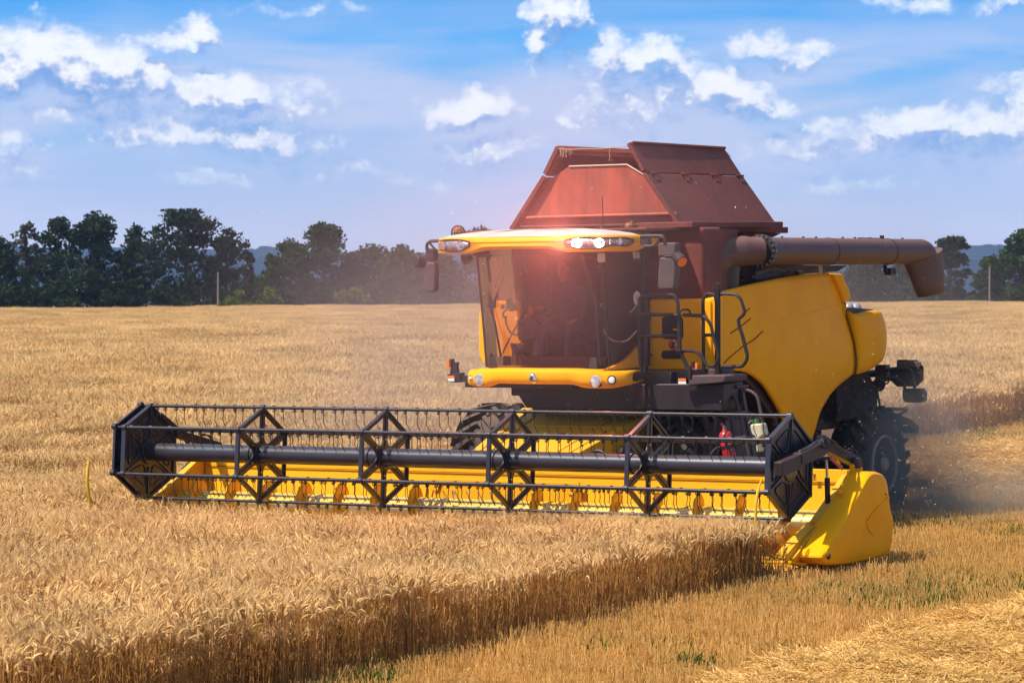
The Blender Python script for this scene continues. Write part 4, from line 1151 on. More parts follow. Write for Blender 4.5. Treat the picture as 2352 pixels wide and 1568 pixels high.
rear = [LB0 + V3((0, 2.0, 0)), RB0 + V3((-.09, 2.0, 0)), RT0 + V3((-.09, 2.0, 0)), UT0 + V3((-.07, 2.0, -.05)), LT0 + V3((0, 2.0, 0)), LM0 + V3((0, 2.0, 0))]
b.prism(rear, (0, .03, 0), TANKIN)
zt_ = PY(y0 + .12, z7(900, 190))
b.bar(PY(y0 + .15, z7(606, 165)) , PY(y0 + .15, z7(1150, 190)), .04, .05, TANK, side=(0, 1, 0))
b.bar(PY(y0 + .18, z7(640, 200)) , PY(y0 + .18, z7(1170, 222)), .02, .05, TANKIN, side=(0, 1, 0))
b.build('rear_wall', tank)
b = MB()
STR = mat('twine', (.45, .27, .18), rough=.9)
tw = [PY(y0 - .02, z7(*p)) for p in ((605, 172), (700, 178), (780, 172), (890, 172), (980, 166), (1130, 154))]
b.tube(catmull(tw, 5), .006, STR, 5)
b.tube(catmull([PY(y0 - .02, z7(*p)) for p in ((980, 168), (972, 200), (976, 235), (968, 262))], 4), .004, STR, 4)
for k in range(14): 
    p = PY(y0 - .02, z7(608 + k * 7, 172)); b.tube([p, p + V3((rr_.uniform(-.02, .03), 0, -rr_.uniform(.03, .12)))], .003, STR, 4)
p = PX(UT0.x, z7(1815, 200))
for k in range(8): b.tube([p, p + V3((0, rr_.uniform(.02, .18), -rr_.uniform(0, .08)))], .003, STR, 4)
b.each('twine', tank)

# unloading auger folded back along the side
b = MB()
a0, a1, a2, a3 = z2(1060, 340), z2(1100, 340), z2(2000, 350), z2(2235, 350)
XU = 1.78
c0 = PX(XU, z2(1090, 343)); c1_ = PX(XU, z2(2130, 348)); rtube = (PX(XU, z2(1500, 256)).z - PX(XU, z2(1500, 436)).z) / 2
b.cyl(c0, c1_, rtube, DGREY, 40)
AUG = mat('auger_brown', (.095, .036, .030), rough=.5, c2=(.085, .038, .034), vscale=1.5, dust=.35, dustc=(.28, .16, .12), bump=.06)
b.mats = [AUG]
ug = b.build('unloading_auger', H)
ug['label'] = 'thick brown unloading tube folded back with its spout hanging down'
b = MB()
b.lathe(c0, (c1_ - c0), [(-.06, rtube * 1.0), (-.05, rtube + .035), (-.015, rtube + .035), (-.01, rtube)], BLK, 40)
for k in range(18):
    a = k * 2 * math.pi / 18; d = (c1_ - c0).normalized(); s_ = d.cross(V3((0, 0, 1))).normalized(); up = s_.cross(d)
    p = c0 + (s_ * math.cos(a) + up * math.sin(a)) * (rtube + .018); b.cyl(p - d * .07, p + d * .01, .016, STEEL, 6)
for f in (.405, .79):
    b.lathe(c0.lerp(c1_, f), (c1_ - c0), [(-.006, rtube), (-.005, rtube + .006), (.005, rtube + .006), (.006, rtube)], BLK, 40)
p = c0.lerp(c1_, .76) + V3((0, 0, rtube)); b.box(p + V3((0, 0, .02)), (.03, .07, .045), BLK)
b.tube([p, c0.lerp(c1_, .6) + V3((0, 0, rtube + .004))], .008, BLK, 5)
for f in (.12, .25, .33, .5, .58, .68, .9): b.box(c0.lerp(c1_, f) + V3((0, 0, rtube + .006)), (.02, .03, .02), BLK)
b.build('flange', ug)
b = MB()    # elbow housing
e0 = PX(1.45, z2(955, 330)); 
b.tube(catmull([V3((1.25, c0.y - .75, c0.z - .25)), V3((1.45, c0.y - .5, c0.z - .06)), V3((1.62, c0.y - .28, c0.z)), c0 - (c1_ - c0).normalized() * .05], 5), [rtube * 1.25] * 6 + [rtube * 1.1] * 6 + [rtube * 1.02] * 4, AUG, 28)
b.cyl((1.40, c0.y - .35, c0.z - rtube - .4), (1.45, c0.y - .35, c0.z), .2, BLK, 20)
b.build('elbow', ug)
b = MB()    # end elbow and spout
d = (c1_ - c0).normalized()
path = catmull([c1_ - d * .01, c1_ + d * .10, c1_ + d * .20 + V3((0, 0, -.03)), c1_ + d * .255 + V3((0, 0, -.10))], 5)
b.tube(path, [rtube] * len(path), AUG, 40)
s0 = PX(XU, zS(1150, 620)); 
top = [PX(XU, zS(*p)) for p in ((965, 768), (1345, 560))]
tl_, tr2, bl_, br_ = PX(XU, zS(965, 760)), PX(XU, zS(1352, 560)), PX(XU, zS(1118, 1150)), PX(XU, zS(1385, 1060))
V = []; n = 28
for (A, B2, rr) in ((tl_, tr2, rtube * .95), (tl_.lerp(bl_, .33), tr2.lerp(br_, .33), rtube * .88), (tl_.lerp(bl_, .66), tr2.lerp(br_, .66), rtube * .8), (bl_, br_, rtube * .72)):
    c = (A + B2) / 2; h = (B2 - A) / 2
    for k in range(n):
        a = 2 * math.pi * k / n; V.append(c + h * math.cos(a) + V3((rr, 0, 0)) * math.sin(a))
F = [(i * n + k, i * n + (k + 1) % n, (i + 1) * n + (k + 1) % n, (i + 1) * n + k) for i in range(3) for k in range(n)] + [tuple(range(n - 1, -1, -1))]
RUBB = mat('spout_rubber', (.085, .04, .032), rough=.6, dust=.3, dustc=(.25, .15, .11))
b.add(V, F, RUBB)
b.build('spout', ug, solid=.01, angle=60)
b = MB(); p = PX(XU, zS(710, 770)); b.bar(p, PX(XU, zS(715, 860)), .05, .03, BLK); b.box(PX(XU, zS(765, 845)), (.10, .13, .09), BLK); b.box(PX(XU, zS(790, 850)) + V3((.03, 0, 0)), (.06, .03, .07), DGREY)
b.build('work_lamp', ug, bevel=.01)
b = MB()    # cradle and clutter between tube and panel
b.prism([PX(1.5, z2(*p)) for p in ((1060, 440), (1660, 440), (1600, 480), (1400, 492), (1200, 515), (1060, 540), (1020, 520))], (-.6, 0, 0), BLK)
b.prism([PX(1.56, z2(*p)) for p in ((870, 575), (940, 560), (945, 585), (905, 603), (870, 600))], (-.08, 0, 0), DGREY)
b.prism([PX(1.62, z2(*p)) for p in ((1335, 480), (1365, 476), (1368, 498), (1338, 502))], (-.08, 0, 0), DGREY)
b.box(PX(1.6, z2(1490, 460)), (.06, .06, .14), DGREY)
b.tube(catmull([PX(1.6, z2(*p)) for p in ((1040, 500), (1110, 470), (1180, 460), (1240, 480))], 4), .025, DGREY, 8)
b.tube(catmull([PX(1.6, z2(*p)) for p in ((1240, 470), (1300, 455), (1320, 480))], 4), .012, WIRE, 6)
b.build('tube_cradle', H, bevel=.01)

# ================================================================= CAB
b = MB()
ROOFT = mat('roof_dusty', (0.60, 0.50, 0.44), rough=.85, c2=(0.46, 0.38, 0.33), vscale=3, spec=.2)
plan = [(-1.20, 1.64), (-1.0, 1.555), (-.69, 1.50), (-.35, 1.45), (0, 1.43), (.35, 1.45), (.69, 1.50), (1.0, 1.555), (1.18, 1.64), (1.235, 1.85), (1.25, 2.2), (1.22, 2.6), (1.12, 2.85), (.5, 2.92), (-.5, 2.92), (-1.12, 2.85), (-1.22, 2.6), (-1.25, 2.2), (-1.235, 1.85)]
plan = [(p.x, p.y) for p in subdiv([V3((x, y, 0)) for x, y in plan], 3)]
def lampk(x, y): return min(1, max(0, (abs(x) - .45) / .22)) * min(1, max(0, (2.5 - y) / .35))
def ring(inset, zf):
    out = []
    for (x, y) in plan:
        d = V3((x, y - 2.2, 0)); f = 1 - inset / d.length; out.append(V3((x * f, 2.2 + (y - 2.2) * f, zf(x, y)))) 
    return out
zt = lambda x, y: 3.71
R_ = [ring(.30, lambda x, y: 3.57), ring(.10, lambda x, y: 3.575 - .04 * lampk(x, y)), ring(.03, lambda x, y: 3.585 - .06 * lampk(x, y)), ring(.0, lambda x, y: 3.605 - .05 * lampk(x, y)), ring(.012, lambda x, y: 3.645), ring(.0, lambda x, y: 3.655), ring(.01, lambda x, y: 3.69 + .012 * lampk(x, y)), ring(.045, lambda x, y: 3.712 + .008 * lampk(x, y))]
n = len(plan)
def rings_faces(k0, k1, n): return [(i * n + k, i * n + (k + 1) % n, (i + 1) * n + (k + 1) % n, (i + 1) * n + k) for i in range(k0, k1) for k in range(n)]
b.add([p for L in R_ for p in L], rings_faces(0, len(R_) - 1, n) + [tuple(range(n - 1, -1, -1))], YEL)
cab = b.build('cab_roof', H, angle=50)
cab['label'] = 'yellow cab roof with dusty top and work lamps in its front corners'
b = MB()
def crown(f, dz): return [V3((p.x * f, 2.2 + (p.y - 2.2) * f, 3.716 + dz * .85)) for p in ring(.05, zt)]
C_ = [crown(1, 0), crown(.93, .030), crown(.8, .058), crown(.6, .085), crown(.35, .105), crown(.12, .112)]
b.add([p for L in C_ for p in L], rings_faces(0, 5, n) + [tuple(range(5 * n, 6 * n))], ROOFT)
b.build('roof_top', cab, angle=60)
b = MB()
for s in (-1, 1):
    b.tube(catmull([V3((-.45, 1.75 + s * .02, 3.775)), V3((-.1, 1.9 + s * .1, 3.803)), V3((.4, 2.0 + s * .1, 3.798)), V3((.7, 2.1, 3.78))], 5), .006, BLK, 5)
b.each('roof_seam', cab)
# roof lamps
LIT = mat('lit_lamp', (1, 1, 1), emit=(1, .90, .80), est=40)
def offs(x, y, o): d = V3((x, y - 2.35, 0)).normalized(); return x + d.x * o, y + d.y * o
def rooflamp(sgn):
    pth = [(.66, 1.495), (.80, 1.52), (.95, 1.545), (1.07, 1.58), (1.17, 1.64), (1.22, 1.76), (1.24, 1.92), (1.245, 2.06)]
    n_ = len(pth); up = [3.715, 3.738, 3.742, 3.738, 3.735, 3.735, 3.732, 3.71]; lo = [3.64, 3.605, 3.60, 3.60, 3.625, 3.63, 3.62, 3.66]
    if sgn < 0: lo = [3.64, 3.59, 3.585, 3.60, 3.605, 3.625, 3.63, 3.66]
    up = [z - .05 for z in up]; lo = [z - .03 for z in lo]
    up_ = catmull([V3((sgn * offs(x, y, .008)[0], offs(x, y, .008)[1], z)) for (x, y), z in zip(pth, up)], 4)
    lo_ = catmull([V3((sgn * offs(x, y, .008)[0], offs(x, y, .008)[1], z)) for (x, y), z in zip(pth, lo)], 4)
    b = MB(); b.sheet([up_, lo_], mat('lamp_back', (.55, .50, .50), rough=.25, metal=.7)); o = b.build('roof_lamp', cab, solid=.004)
    b = MB(); b.tube(up_ + lo_[::-1] + [up_[0]], .010, BLK, 6, cap=False); b.build('lamp_gasket', o)
    g_ = MB()
    dirn = lambda i: V3((sgn * pth[i][0] * .3, -1, 0)).normalized()
    for i, rr, on in ((1, .058, sgn > 0), (3, .052, sgn > 0), (5, .045, False)):
        c = V3((sgn * pth[i][0], pth[i][1], (up[i] + lo[i]) / 2)); c.x += sgn * .004
        dd = V3((sgn * (.12 if i < 3 else .6 if i < 5 else 3.0), -1, 0)).normalized()
        m_ = LIT if on else CHROME
        g_.lathe(c - dd * .006, dd, [(0, rr), (.018, rr), (.018, rr * .9), (.010, rr * .5), (.012, rr * .2), (.020, .0)], m_, 20)
    for i in range(1, 6):      # moulded flutes
        x, y = offs(*pth[i], .018); g_.bar((sgn * x, y, lo[i] + .015), (sgn * x, y, up[i] - .015), .006, .004, CHROME)
    g_.build('reflector', o)
    b = MB(); b.sheet([[V3((p.x + sgn * .006, p.y - .018, p.z - .004)) for p in up_], [V3((p.x + sgn * .012, p.y - .030, (p.z + q.z) / 2)) for p, q in zip(up_, lo_)], [V3((p.x + sgn * .006, p.y - .018, p.z + .004)) for p in lo_]], LAMPG)
    b.build('lamp_lens', o, angle=80)
    return o
l1 = rooflamp(-1); l1['label'] = 'unlit left roof lamp cluster'; l2 = rooflamp(1); l2['label'] = 'right roof lamp cluster shining bright'
b = MB()   # folded visor lamp under the left corner
for s in (-1, 1):
    c = PY(1.75, z1(470, 425)) if s < 0 else None
    if c is not None:
        b.prism([PY(1.75, zF(*p)) for p in ((985, 680), (1130, 690), (1150, 780), (1060, 870), (1000, 780))], (0, .10, 0), BLK)
        b.tube(catmull([PY(1.75, zF(*p)) for p in ((1140, 760), (1185, 755), (1195, 710), (1170, 670))], 4), .008, BLK, 6)
b.build('work_lamp', cab, bevel=.01)
for nm, x_, pbase, ptop in (('beacon', -1.05, zF(945, 335), zF(945, 105)), ('beacon', 1.05, zG(1250, 290), zG(1250, 90))):
    c = PX(x_, pbase); t_ = PX(x_, ptop); c.z -= .0; Hh = (V3((c.x, c.y, 0)) + V3((0, 0, PX(x_, ptop).z))).z - c.z
    b = MB(); b.lathe(c, (0, 0, 1), [(-.10, .085), (.02, .08), (.025, .062), (.06, .06)], DGREY, 24)
    be = b.build('beacon', cab); 
    b = MB(); b.lathe(c, (0, 0, 1), [(.06, .052), (.08, .056), (Hh * .72, .054), (Hh * .85, .045), (Hh * .90, .026), (Hh * .91, 0)], AMBER, 24); b.build('amber_dome', be)
    b = MB()
    for k in range(6):
        a = k * math.pi / 6 * 1; pts = []
        for q in range(-6, 7):
            th = q / 6 * math.pi / 2; rr = .082 * math.sin(th); zz = Hh - .082 + .082 * math.cos(th)
            pts.append(c + V3((rr * math.cos(a), rr * math.sin(a), zz)))
        pts = [V3((pts[0].x, pts[0].y, c.z))] + pts + [V3((pts[-1].x, pts[-1].y, c.z))]
        b.tube(pts, .0045, WIRE, 5)
    for zz in (.08, Hh * .58): b.tube([c + V3((.082 * math.cos(a), .082 * math.sin(a), zz)) for a in np.linspace(0, 2 * math.pi, 25)], .0045, WIRE, 5, cap=False)
    b.build('wire_cage', be)
b = MB(); p = PX(.35, z7(915, 745)); q = PX(.35, z7(930, 520)); p.z -= .03
b.tube(catmull([p, p.lerp(q, .5) + V3((.005, 0, 0)), V3((p.x, p.y, q.z)) + V3((.0, .03, 0))], 5), .006, WIRE, 6); b.lathe(p, (0, 0, 1), [(0, .03), (.02, .025), (.05, .01)], BLK, 12)
b.build('aerial', cab)

# glass, pillars, interior
b = MB()
wsb = [(-.87, 2.16), (-.6, 2.01), (-.3, 1.93), (0, 1.90), (.3, 1.93), (.6, 2.01), (.82, 2.13)]
zb0 = PY(2.0, z1(1050, 1215)).z; zt0 = 3.57
rows = []
for j in range(9):
    f = j / 8; rows.append(catmull([V3((x * (1 - .01 * f), y - .20 * f ** 1.1, zb0 + (zt0 - zb0) * f)) for x, y in wsb], 4))
b.sheet(rows, GLASS); ws = b.build('windscreen', H, angle=80)
b = MB()
arcp = [PX(.90, zB(*p)) for p in ((1545, 1535), (1600, 1522), (1700, 1475), (1800, 1395), (1880, 1305), (1960, 1215))]
arcp = catmull(arcp, 4); back = PX(.90, z1(1740, 700)); 
FRB = V3((.84, 2.16, zb0)); 
toprow = [V3((.83 + .10 * min(1, i / 6), 1.96 + (arcp[-1].y - 1.96) * i / (len(arcp) - 1), zt0)) for i in range(len(arcp))]
arc2 = [V3((.84 + .10 * min(1, i / 6), max(p.y, 2.16), p.z)) for i, p in enumerate(arcp)]
b.sheet([arc2, [a.lerp(t, .5) for a, t in zip(arc2, toprow)], toprow], GLASS)
b.build('side_window', H, angle=80)
b = MB()
b.tube([r_[0] + V3((-.0, .02, 0)) for r_ in rows], .03, BLK, 8)
b.bar(V3((-.86, 2.28, zb0)), V3((-.84, 2.10, zt0)), .05, .16, BLK)
b.tube([V3((.84, 2.17 - .2 * f, zb0 + (zt0 - zb0) * f)) for f in (0, .5, 1)], .020, BLK, 8)
b.bar(V3((.96, arcp[-1].y + .06, zb0)), V3((.96, arcp[-1].y + .06, zt0)), .06, .12, BLK)
b.tube(catmull([PX(.86, zB(*p)) for p in ((1240, 130), (1330, 400), (1410, 700), (1430, 900), (1480, 1500))], 5), .018, BLK, 6)
b.bar((-.85, 3.0, zb0), (-.85, 3.0, zt0), .05, .08, BLK)
b.bar((-.50, 2.98, 2.3), (-.46, 2.95, zt0), .04, .05, BLK)
b.bar((-.88, 2.0, zt0 - .03), (.88, 2.0, zt0 - .03), .08, .06, BLK, side=(0, 0, 1))
pil = b.build('cab_pillar', H, bevel=.006)
b = MB()
b.box((0, 2.5, zb0 - .05), (1.72, 1.0, .06), DARKIN); b.box((.22, 3.03, (zb0 + zt0) / 2), (1.34, .04, zt0 - zb0), DARKIN); b.box((.2, 2.98, zt0 - .0), (1.3, .6, .05), DARKIN)
b.box((0, 2.15, zb0 + .05), (1.5, .25, .16), DARKIN)
b.build('cab_floor', H)
b = MB()
b.box((.08, 2.78, zb0 + .36), (.52, .50, .14), DARKIN); b.box((.08, 2.97, zb0 + .78), (.50, .12, .75), DARKIN); b.box((.08, 2.78, zb0 + .15), (.34, .34, .30), DARKIN)
b.box((.08, 2.96, zb0 + 1.22), (.28, .10, .18), DARKIN)
b.build('driver_seat', H, bevel=.04, segs=3)
b = MB()     # steering column with bellows and wheel
c = PY(2.35, z1(1010, 1160)); t_ = PY(2.45, z1(1055, 880))
b.tube([c, c.lerp(t_, .45), c.lerp(t_, .5), t_], [.11, .09, .085, .05], GREYP, 16)
for k in range(6): b.lathe(c + V3((0, 0, -.13 + k * .035)), (0, 0, 1), [(0, .10), (.015, .13), (.03, .10)], BLK, 18)
ax = V3((0, .45, .9)).normalized(); pts = []; a_ = ax.orthogonal().normalized(); b_ = ax.cross(a_)
ct = t_ + V3((.02, .02, .02))
b.tube([ct + (a_ * math.cos(k * math.pi / 12) + b_ * math.sin(k * math.pi / 12)) * .19 for k in range(25)], .014, BLK, 8, cap=False)
for k in range(3): b.tube([ct, ct + (a_ * math.cos(k * 2.09) + b_ * math.sin(k * 2.09)) * .19], .012, BLK, 6)
b.build('steering_column', H)
b = MB()
b.prism([PY(2.5, z1(*p)) for p in ((842, 868), (960, 855), (985, 900), (980, 1010), (860, 1015), (850, 990))], (0, .22, 0), GREYP)
b.prism([PY(2.49, z1(*p)) for p in ((852, 875), (893, 875), (893, 915), (854, 915))], (0, .02, 0), BLK)
b.prism([PY(2.45, z1(*p)) for p in ((795, 1038), (900, 1035), (885, 1100), (810, 1100))], (0, .2, 0), GREYP)
b.prism([PY(2.45, z1(*p)) for p in ((805, 1100), (900, 1100), (890, 1200), (815, 1200))], (0, .2, 0), BLK)
for q in ((893, 845), (912, 838)): cc = PY(2.5, z1(*q)); b.cyl(cc + V3((0, .05, -.03)), cc + V3((0, .05, .03)), .02, YEL, 10)
b.prism([PY(2.5, z1(*p)) for p in ((920, 770), (938, 762), (962, 800), (960, 832), (922, 835), (930, 800))], (0, .08, 0), ORANGE)
b.tube(catmull([PY(2.55, z1(*p)) for p in ((925, 730), (880, 840), (800, 990), (715, 1160))], 4), .012, GREYP, 6)
b.build('side_console', H, bevel=.012)
b = MB()
b.prism([PY(2.2, z1(*p)) for p in ((765, 722), (795, 712), (838, 795), (795, 808), (770, 770))], (0, .05, 0), BLK)
b.tube(fillet([PY(2.2, z1(*p)) for p in ((775, 790), (745, 815), (748, 850), (775, 850), (760, 840), (770, 900), (790, 950), (825, 978), (865, 970))], .05), .012, BLK, 6)
b.box(PY(2.2, z1(745, 772)), (.04, .04, .05), BLK); b.box(PY(2.2, z1(768, 775)), (.03, .03, .03), CHROME)
b.build('monitor', H, bevel=.006)
b = MB()    # wipers outside the glass
b.tube([PY(1.86, zB(*p)) for p in ((350, 50), (160, 530))], .010, BLK, 6); b.tube([PY(1.86, zB(*p)) for p in ((400, 60), (155, 690))], .010, BLK, 6)
b.tube([PY(1.90, zB(*p)) for p in ((100, 780), (160, 1000), (230, 1400))], .014, BLK, 6); b.tube([PY(1.95, zB(*p)) for p in ((75, 130), (110, 780))], .03, BLK, 8)
b.prism([PY(1.86, zB(*p)) for p in ((50, 775), (100, 690), (155, 690), (150, 790))], (0, .03, 0), BLK)
b.tube([PY(1.82, zF(*p)) for p in ((1330, 708), (1440, 690), (1825, 690))], .022, BLK, 8); b.box(PY(1.84, zF(1640, 640)), (.55, .06, .07), BLK)
b.each('wiper', H)
b = MB()    # notices on the glass
WHP2 = mat('notice_paper', (.72, .62, .60), rough=.6); INK = mat('notice_ink', (.35, .06, .06), rough=.7)
def gl_pt(a, c): p = PX(.955, zG(a, c)); return p
cs = [gl_pt(*p) for p in ((1294, 563), (1392, 566), (1408, 682), (1308, 684))]
b.prism(cs, (.004, 0, 0), WHP2)
def qd(f0, g0, f1, g1, off=.006):
    def P_(f, g_): return cs[0].lerp(cs[1], f).lerp(cs[3].lerp(cs[2], f), g_) + V3((off, 0, 0))
    b.prism([P_(f0, g0), P_(f1, g0), P_(f1, g1), P_(f0, g1)], (.001, 0, 0), INK)
qd(.08, .08, .92, .19); qd(.08, .225, .92, .25); qd(.36, .34, .66, .38); qd(.34, .67, .72, .71)
for row in (.47, .82):      # the two telephone lines, figure by figure
    r3 = random.Random(int(row * 100)); x_ = .07
    for grpn in (3, 3, 2, 2):
        for _ in range(grpn): 
            qd(x_, row, x_ + .022, row + .11); qd(x_ + .045, row + (.0 if r3.random() < .6 else .05), x_ + .06, row + .11); qd(x_, row if r3.random() < .6 else row + .09, x_ + .06, row + .025 if False else row + .11) if r3.random() < .25 else None
            x_ += .082
        x_ += .022
b.build('notice', H)
b = MB(); c = PX(.96, z1(1714, 710)); b.lathe(c, (1, 0, 0), [(0, .085), (.004, .085)], WHP2, 24); b.lathe(c + V3((.004, 0, 0)), (1, 0, 0), [(0, .035), (.003, .035)], YEL, 16)
b.build('round_sticker', H)
b = MB(); c = PX(.90, zG(800, 668)); b.prism([c + V3((0, .085 * x_, .055 * z_)) for x_, z_ in ((-.8, -1), (.8, -1), (1, -.6), (1, .6), (.8, 1), (-.8, 1), (-1, .6), (-1, -.6))], (.01, 0, 0), WHITEL); b.build('cab_light', H, bevel=.01)
# lower door panel and side yellow pieces
b = MB()
low = [V3((.93, p.y, p.z)) for p in arcp]; low = low + [V3((.93, arcp[-1].y, zb0 - .02)), V3((.93, arcp[0].y, zb0 - .02))]
b.prism(low, (-.04, 0, 0), YEL)
lp = [PY(YF_, z1(*p)) for p in ((602, 820), (845, 735), (845, 900), (770, 1180), (640, 1228), (603, 1200))]
b.prism([V3((-1.47, YF_, lp[0].z - .0)), V3((-1.40, YF_, PY(YF_, z1(690, 730)).z)), V3((-.86, YF_, PY(YF_, z1(690, 732)).z)), V3((-.86, YF_, zb0)), V3((-1.42, YF_, zb0)), V3((-1.48, YF_, zb0 + .12))], (0, .5, 0), YEL)
b.build('cab_side_panel', H, bevel=.015)
# bumper
HLENS = mat('headlight_glass', (.62, .60, .62), rough=.15, c2=(.28, .25, .27), vscale=14, coat=.8)
b = MB(); xsb = np.linspace(-1.12, 1.15, 41); rows = []
zc = PY(1.75, z1(963, 1222)).z; zbm = PY(1.75, z1(963, 1332)).z
def pod(x): return 1 / (1 + math.exp(-(abs(x) - .60) / .035))
for x in xsb:
    y0_ = 1.74 + .16 * (abs(x) / .85) ** 2 + (0 if abs(x) < 1.0 else (abs(x) - 1.0) * 1.1)
    pd = pod(x); zt_ = zc - .012 * pd - (.02 if abs(x) > .85 else 0); zb_2 = zbm - .05 * pd + max(0, abs(x) - 1.0) * .35
    h = zt_ - zb_2; fw_ = .03 * pd
    rows.append([V3((x, y0_ + .25, zt_ + .005)), V3((x, y0_ + .06, zt_ + .006)), V3((x, y0_ + .018 - fw_ * .3, zt_ - .012)), V3((x, y0_ - fw_ * .5, zt_ - h * .25)), V3((x, y0_ - fw_, zt_ - h * .55)), V3((x, y0_ + .01 - fw_, zt_ - h * .85)), V3((x, y0_ + .05, zb_2)), V3((x, y0_ + .25, zb_2 + .02))])
b.sheet(rows, YEL)
bumper = b.build('bumper', H, solid=.02, angle=60)
b = MB(); zz_ = zbm - .0
b.box((-.3, 2.15, zbm - .025), (1.5, .4, .06), BLK)
b.build('bumper_tray', bumper)
for a_, c_, rr in ((597, 1300, .064), (1437, 1311, .064)):
    c = PY(1.76 + .16 * .9, z1(a_, c_)); b = MB(); d = V3((0, -1, -.02)).normalized(); c = c - V3((0, .045, 0))
    b.lathe(c - d * .05, d, [(0, rr * 1.12), (.075, rr * 1.12), (.078, rr * 1.0), (.05, rr * .7), (.03, rr * .3), (.03, 0)], CHROME, 28)
    hl = b.build('headlight', bumper)
    b = MB(); b.lathe(c + d * .01, d, [(0, .014), (.012, .012), (.014, 0)], BLK, 12); b.build('bulb_shield', hl)
    b = MB(); b.lathe(c + d * .022, d, [(0, rr * 1.1), (.010, rr * .7), (.014, 0)], HLENS, 28); b.build('headlight_lens', hl)
b = MB()
for a_, c_ in ((1557, 1300), (538, 1285)):
    c = PY(1.97, z1(a_, c_)); c.y -= .075; s_ = 1 if a_ > 1000 else .6
    b.lathe(c + V3((-.01, .02, 0)), (.15, -1, 0), [(0, .055 * s_), (.01, .055 * s_)], BLK, 20); b.lathe(c + V3((0, .0, .0)), (.15, -1, 0), [(0, .042 * s_), (.02, .036 * s_), (.03, .0)], WHITEL, 20)
b.each('fog_lamp', bumper)
b = MB(); c = PY(1.72, z1(963, 1290)); 
V = []; n = 24; rg = []
for (k_, dy_) in ((1, 0), (.96, -.012), (.8, -.02), (.4, -.026), (.05, -.028)):
    rg.append([c + V3((.050 * k_ * math.cos(a) + .012 * math.sin(a) * k_ * -1, dy_, .062 * k_ * math.sin(a))) for a in np.linspace(0, 2 * math.pi, n, endpoint=False)])
b.add([p for L in rg for p in L], rings_faces(0, 4, n) + [tuple(range(4 * n, 5 * n))], CHROME)
em = b.build('emblem', bumper, angle=70)
b = MB(); bs = c + V3((-.004, -.03, -.01))
for ex, ez in ((-.036, .012), (-.026, .034), (0, .048), (.024, .036), (.034, .014)):
    b.tube([bs, bs + V3((ex * .6, -.001, ez * .75)), bs + V3((ex, .006, ez))], [.0035, .0045, .002], BLK, 5)
b.build('leaf_mark', em)
# outrigger marker lights
def marker(pts_bar, house, lens, side, y_, nm):
    b = MB()
    if pts_bar: b.bar(PY(y_, zC(*pts_bar[0])), PY(y_, zC(*pts_bar[1])), .08, .05, BLK, side=(0, 0, 1))
    b.prism([PY(y_ - .04, zC(*p)) for p in house], (0, .10, 0), BLK)
    return b
b = marker(((800, 392), (1010, 396)), ((625, 335), (640, 320), (845, 298), (847, 455), (780, 462), (640, 440), (628, 425)), None, -1, 2.1, 'm')
b.prism([PY(2.08, zC(*p)) for p in ((685, 125), (780, 160), (800, 310), (668, 318), (685, 205), (655, 195), (658, 95), (668, 64), (712, 64), (712, 125))], (0, .05, 0), BLK)
b.tube([PY(2.09, zC(*p)) for p in ((790, 160), (780, 200), (800, 250), (825, 300))], .005, BLK, 5); b.box(PY(2.1, zC(780, 145)), (.06, .04, .04), BLK)
mk = b.build('marker_stalk', H, bevel=.006)
b = MB(); b.prism([PY(2.04, zC(*p)) for p in ((608, 95), (655, 93), (658, 200), (612, 198))], (0, .08, 0), ORANGE); b.prism([PY(2.045, zC(*p)) for p in ((632, 345), (742, 345), (742, 388), (632, 385))], (0, .02, 0), ORANGE); b.each('orange_lens', mk)
b = MB(); b.prism([PY(2.045, zC(*p)) for p in ((632, 390), (742, 390), (742, 438), (640, 434))], (0, .02, 0), WHITEL); b.build('white_lens', mk)
b = MB(); yq = 2.28
b.prism([PY(yq, zE(*p)) for p in ((455, 1425), (555, 1425), (560, 1495), (458, 1495))], (0, .08, 0), BLK)
b.prism([PY(yq, zE(*p)) for p in ((575, 1280), (605, 1265), (612, 1420), (580, 1420))], (0, .05, 0), BLK); b.prism([PY(yq, zE(*p)) for p in ((615, 1225), (645, 1220), (645, 1300), (618, 1300))], (0, .05, 0), BLK)
mk = b.build('marker_stalk', H, bevel=.004)
b = MB(); b.prism([PY(yq - .01, zE(*p)) for p in ((458, 1427), (552, 1427), (552, 1458), (460, 1458))], (0, .01, 0), ORANGE); b.prism([PY(yq + .02, zE(*p)) for p in ((622, 1240), (688, 1238), (690, 1312), (630, 1315))], (0, .07, 0), ORANGE); b.each('orange_lens', mk)
b = MB(); b.prism([PY(yq - .01, zE(*p)) for p in ((460, 1462), (552, 1462), (555, 1493), (462, 1493))], (0, .01, 0), WHITEL); b.build('white_lens', mk)

# mirrors
def rbox(y_, pts, dy_, m, zz, bev): pass
b = MB(); ym = 1.75
b.tube(fillet([PY(ym, zF(*p)) for p in ((650, 405), (400, 415), (330, 470), (330, 640))], .08), .020, BLK, 8)
b.tube(fillet([PY(ym, zF(*p)) for p in ((375, 440), (520, 605), (690, 600), (650, 400))], .06), .014, BLK, 8)
mi = b.build('mirror_arm', H)
b = MB()
b.prism(fillet_closed([PY(ym, zF(*p)) for p in ((305, 575), (345, 550), (470, 560), (470, 800), (380, 805), (300, 790))], .03), (0, .10, 0), BLK)
b.build('small_mirror', mi, bevel=.015, segs=3)
b = MB(); b.prism(fillet_closed([PY(ym, zF(*p)) for p in ((300, 850), (350, 825), (480, 825), (492, 1000), (480, 1370), (440, 1410), (360, 1422), (290, 1390), (262, 1320), (270, 1000))], .06), (0, .10, 0), DGREY); b.build('large_mirror', mi, bevel=.02, segs=3)
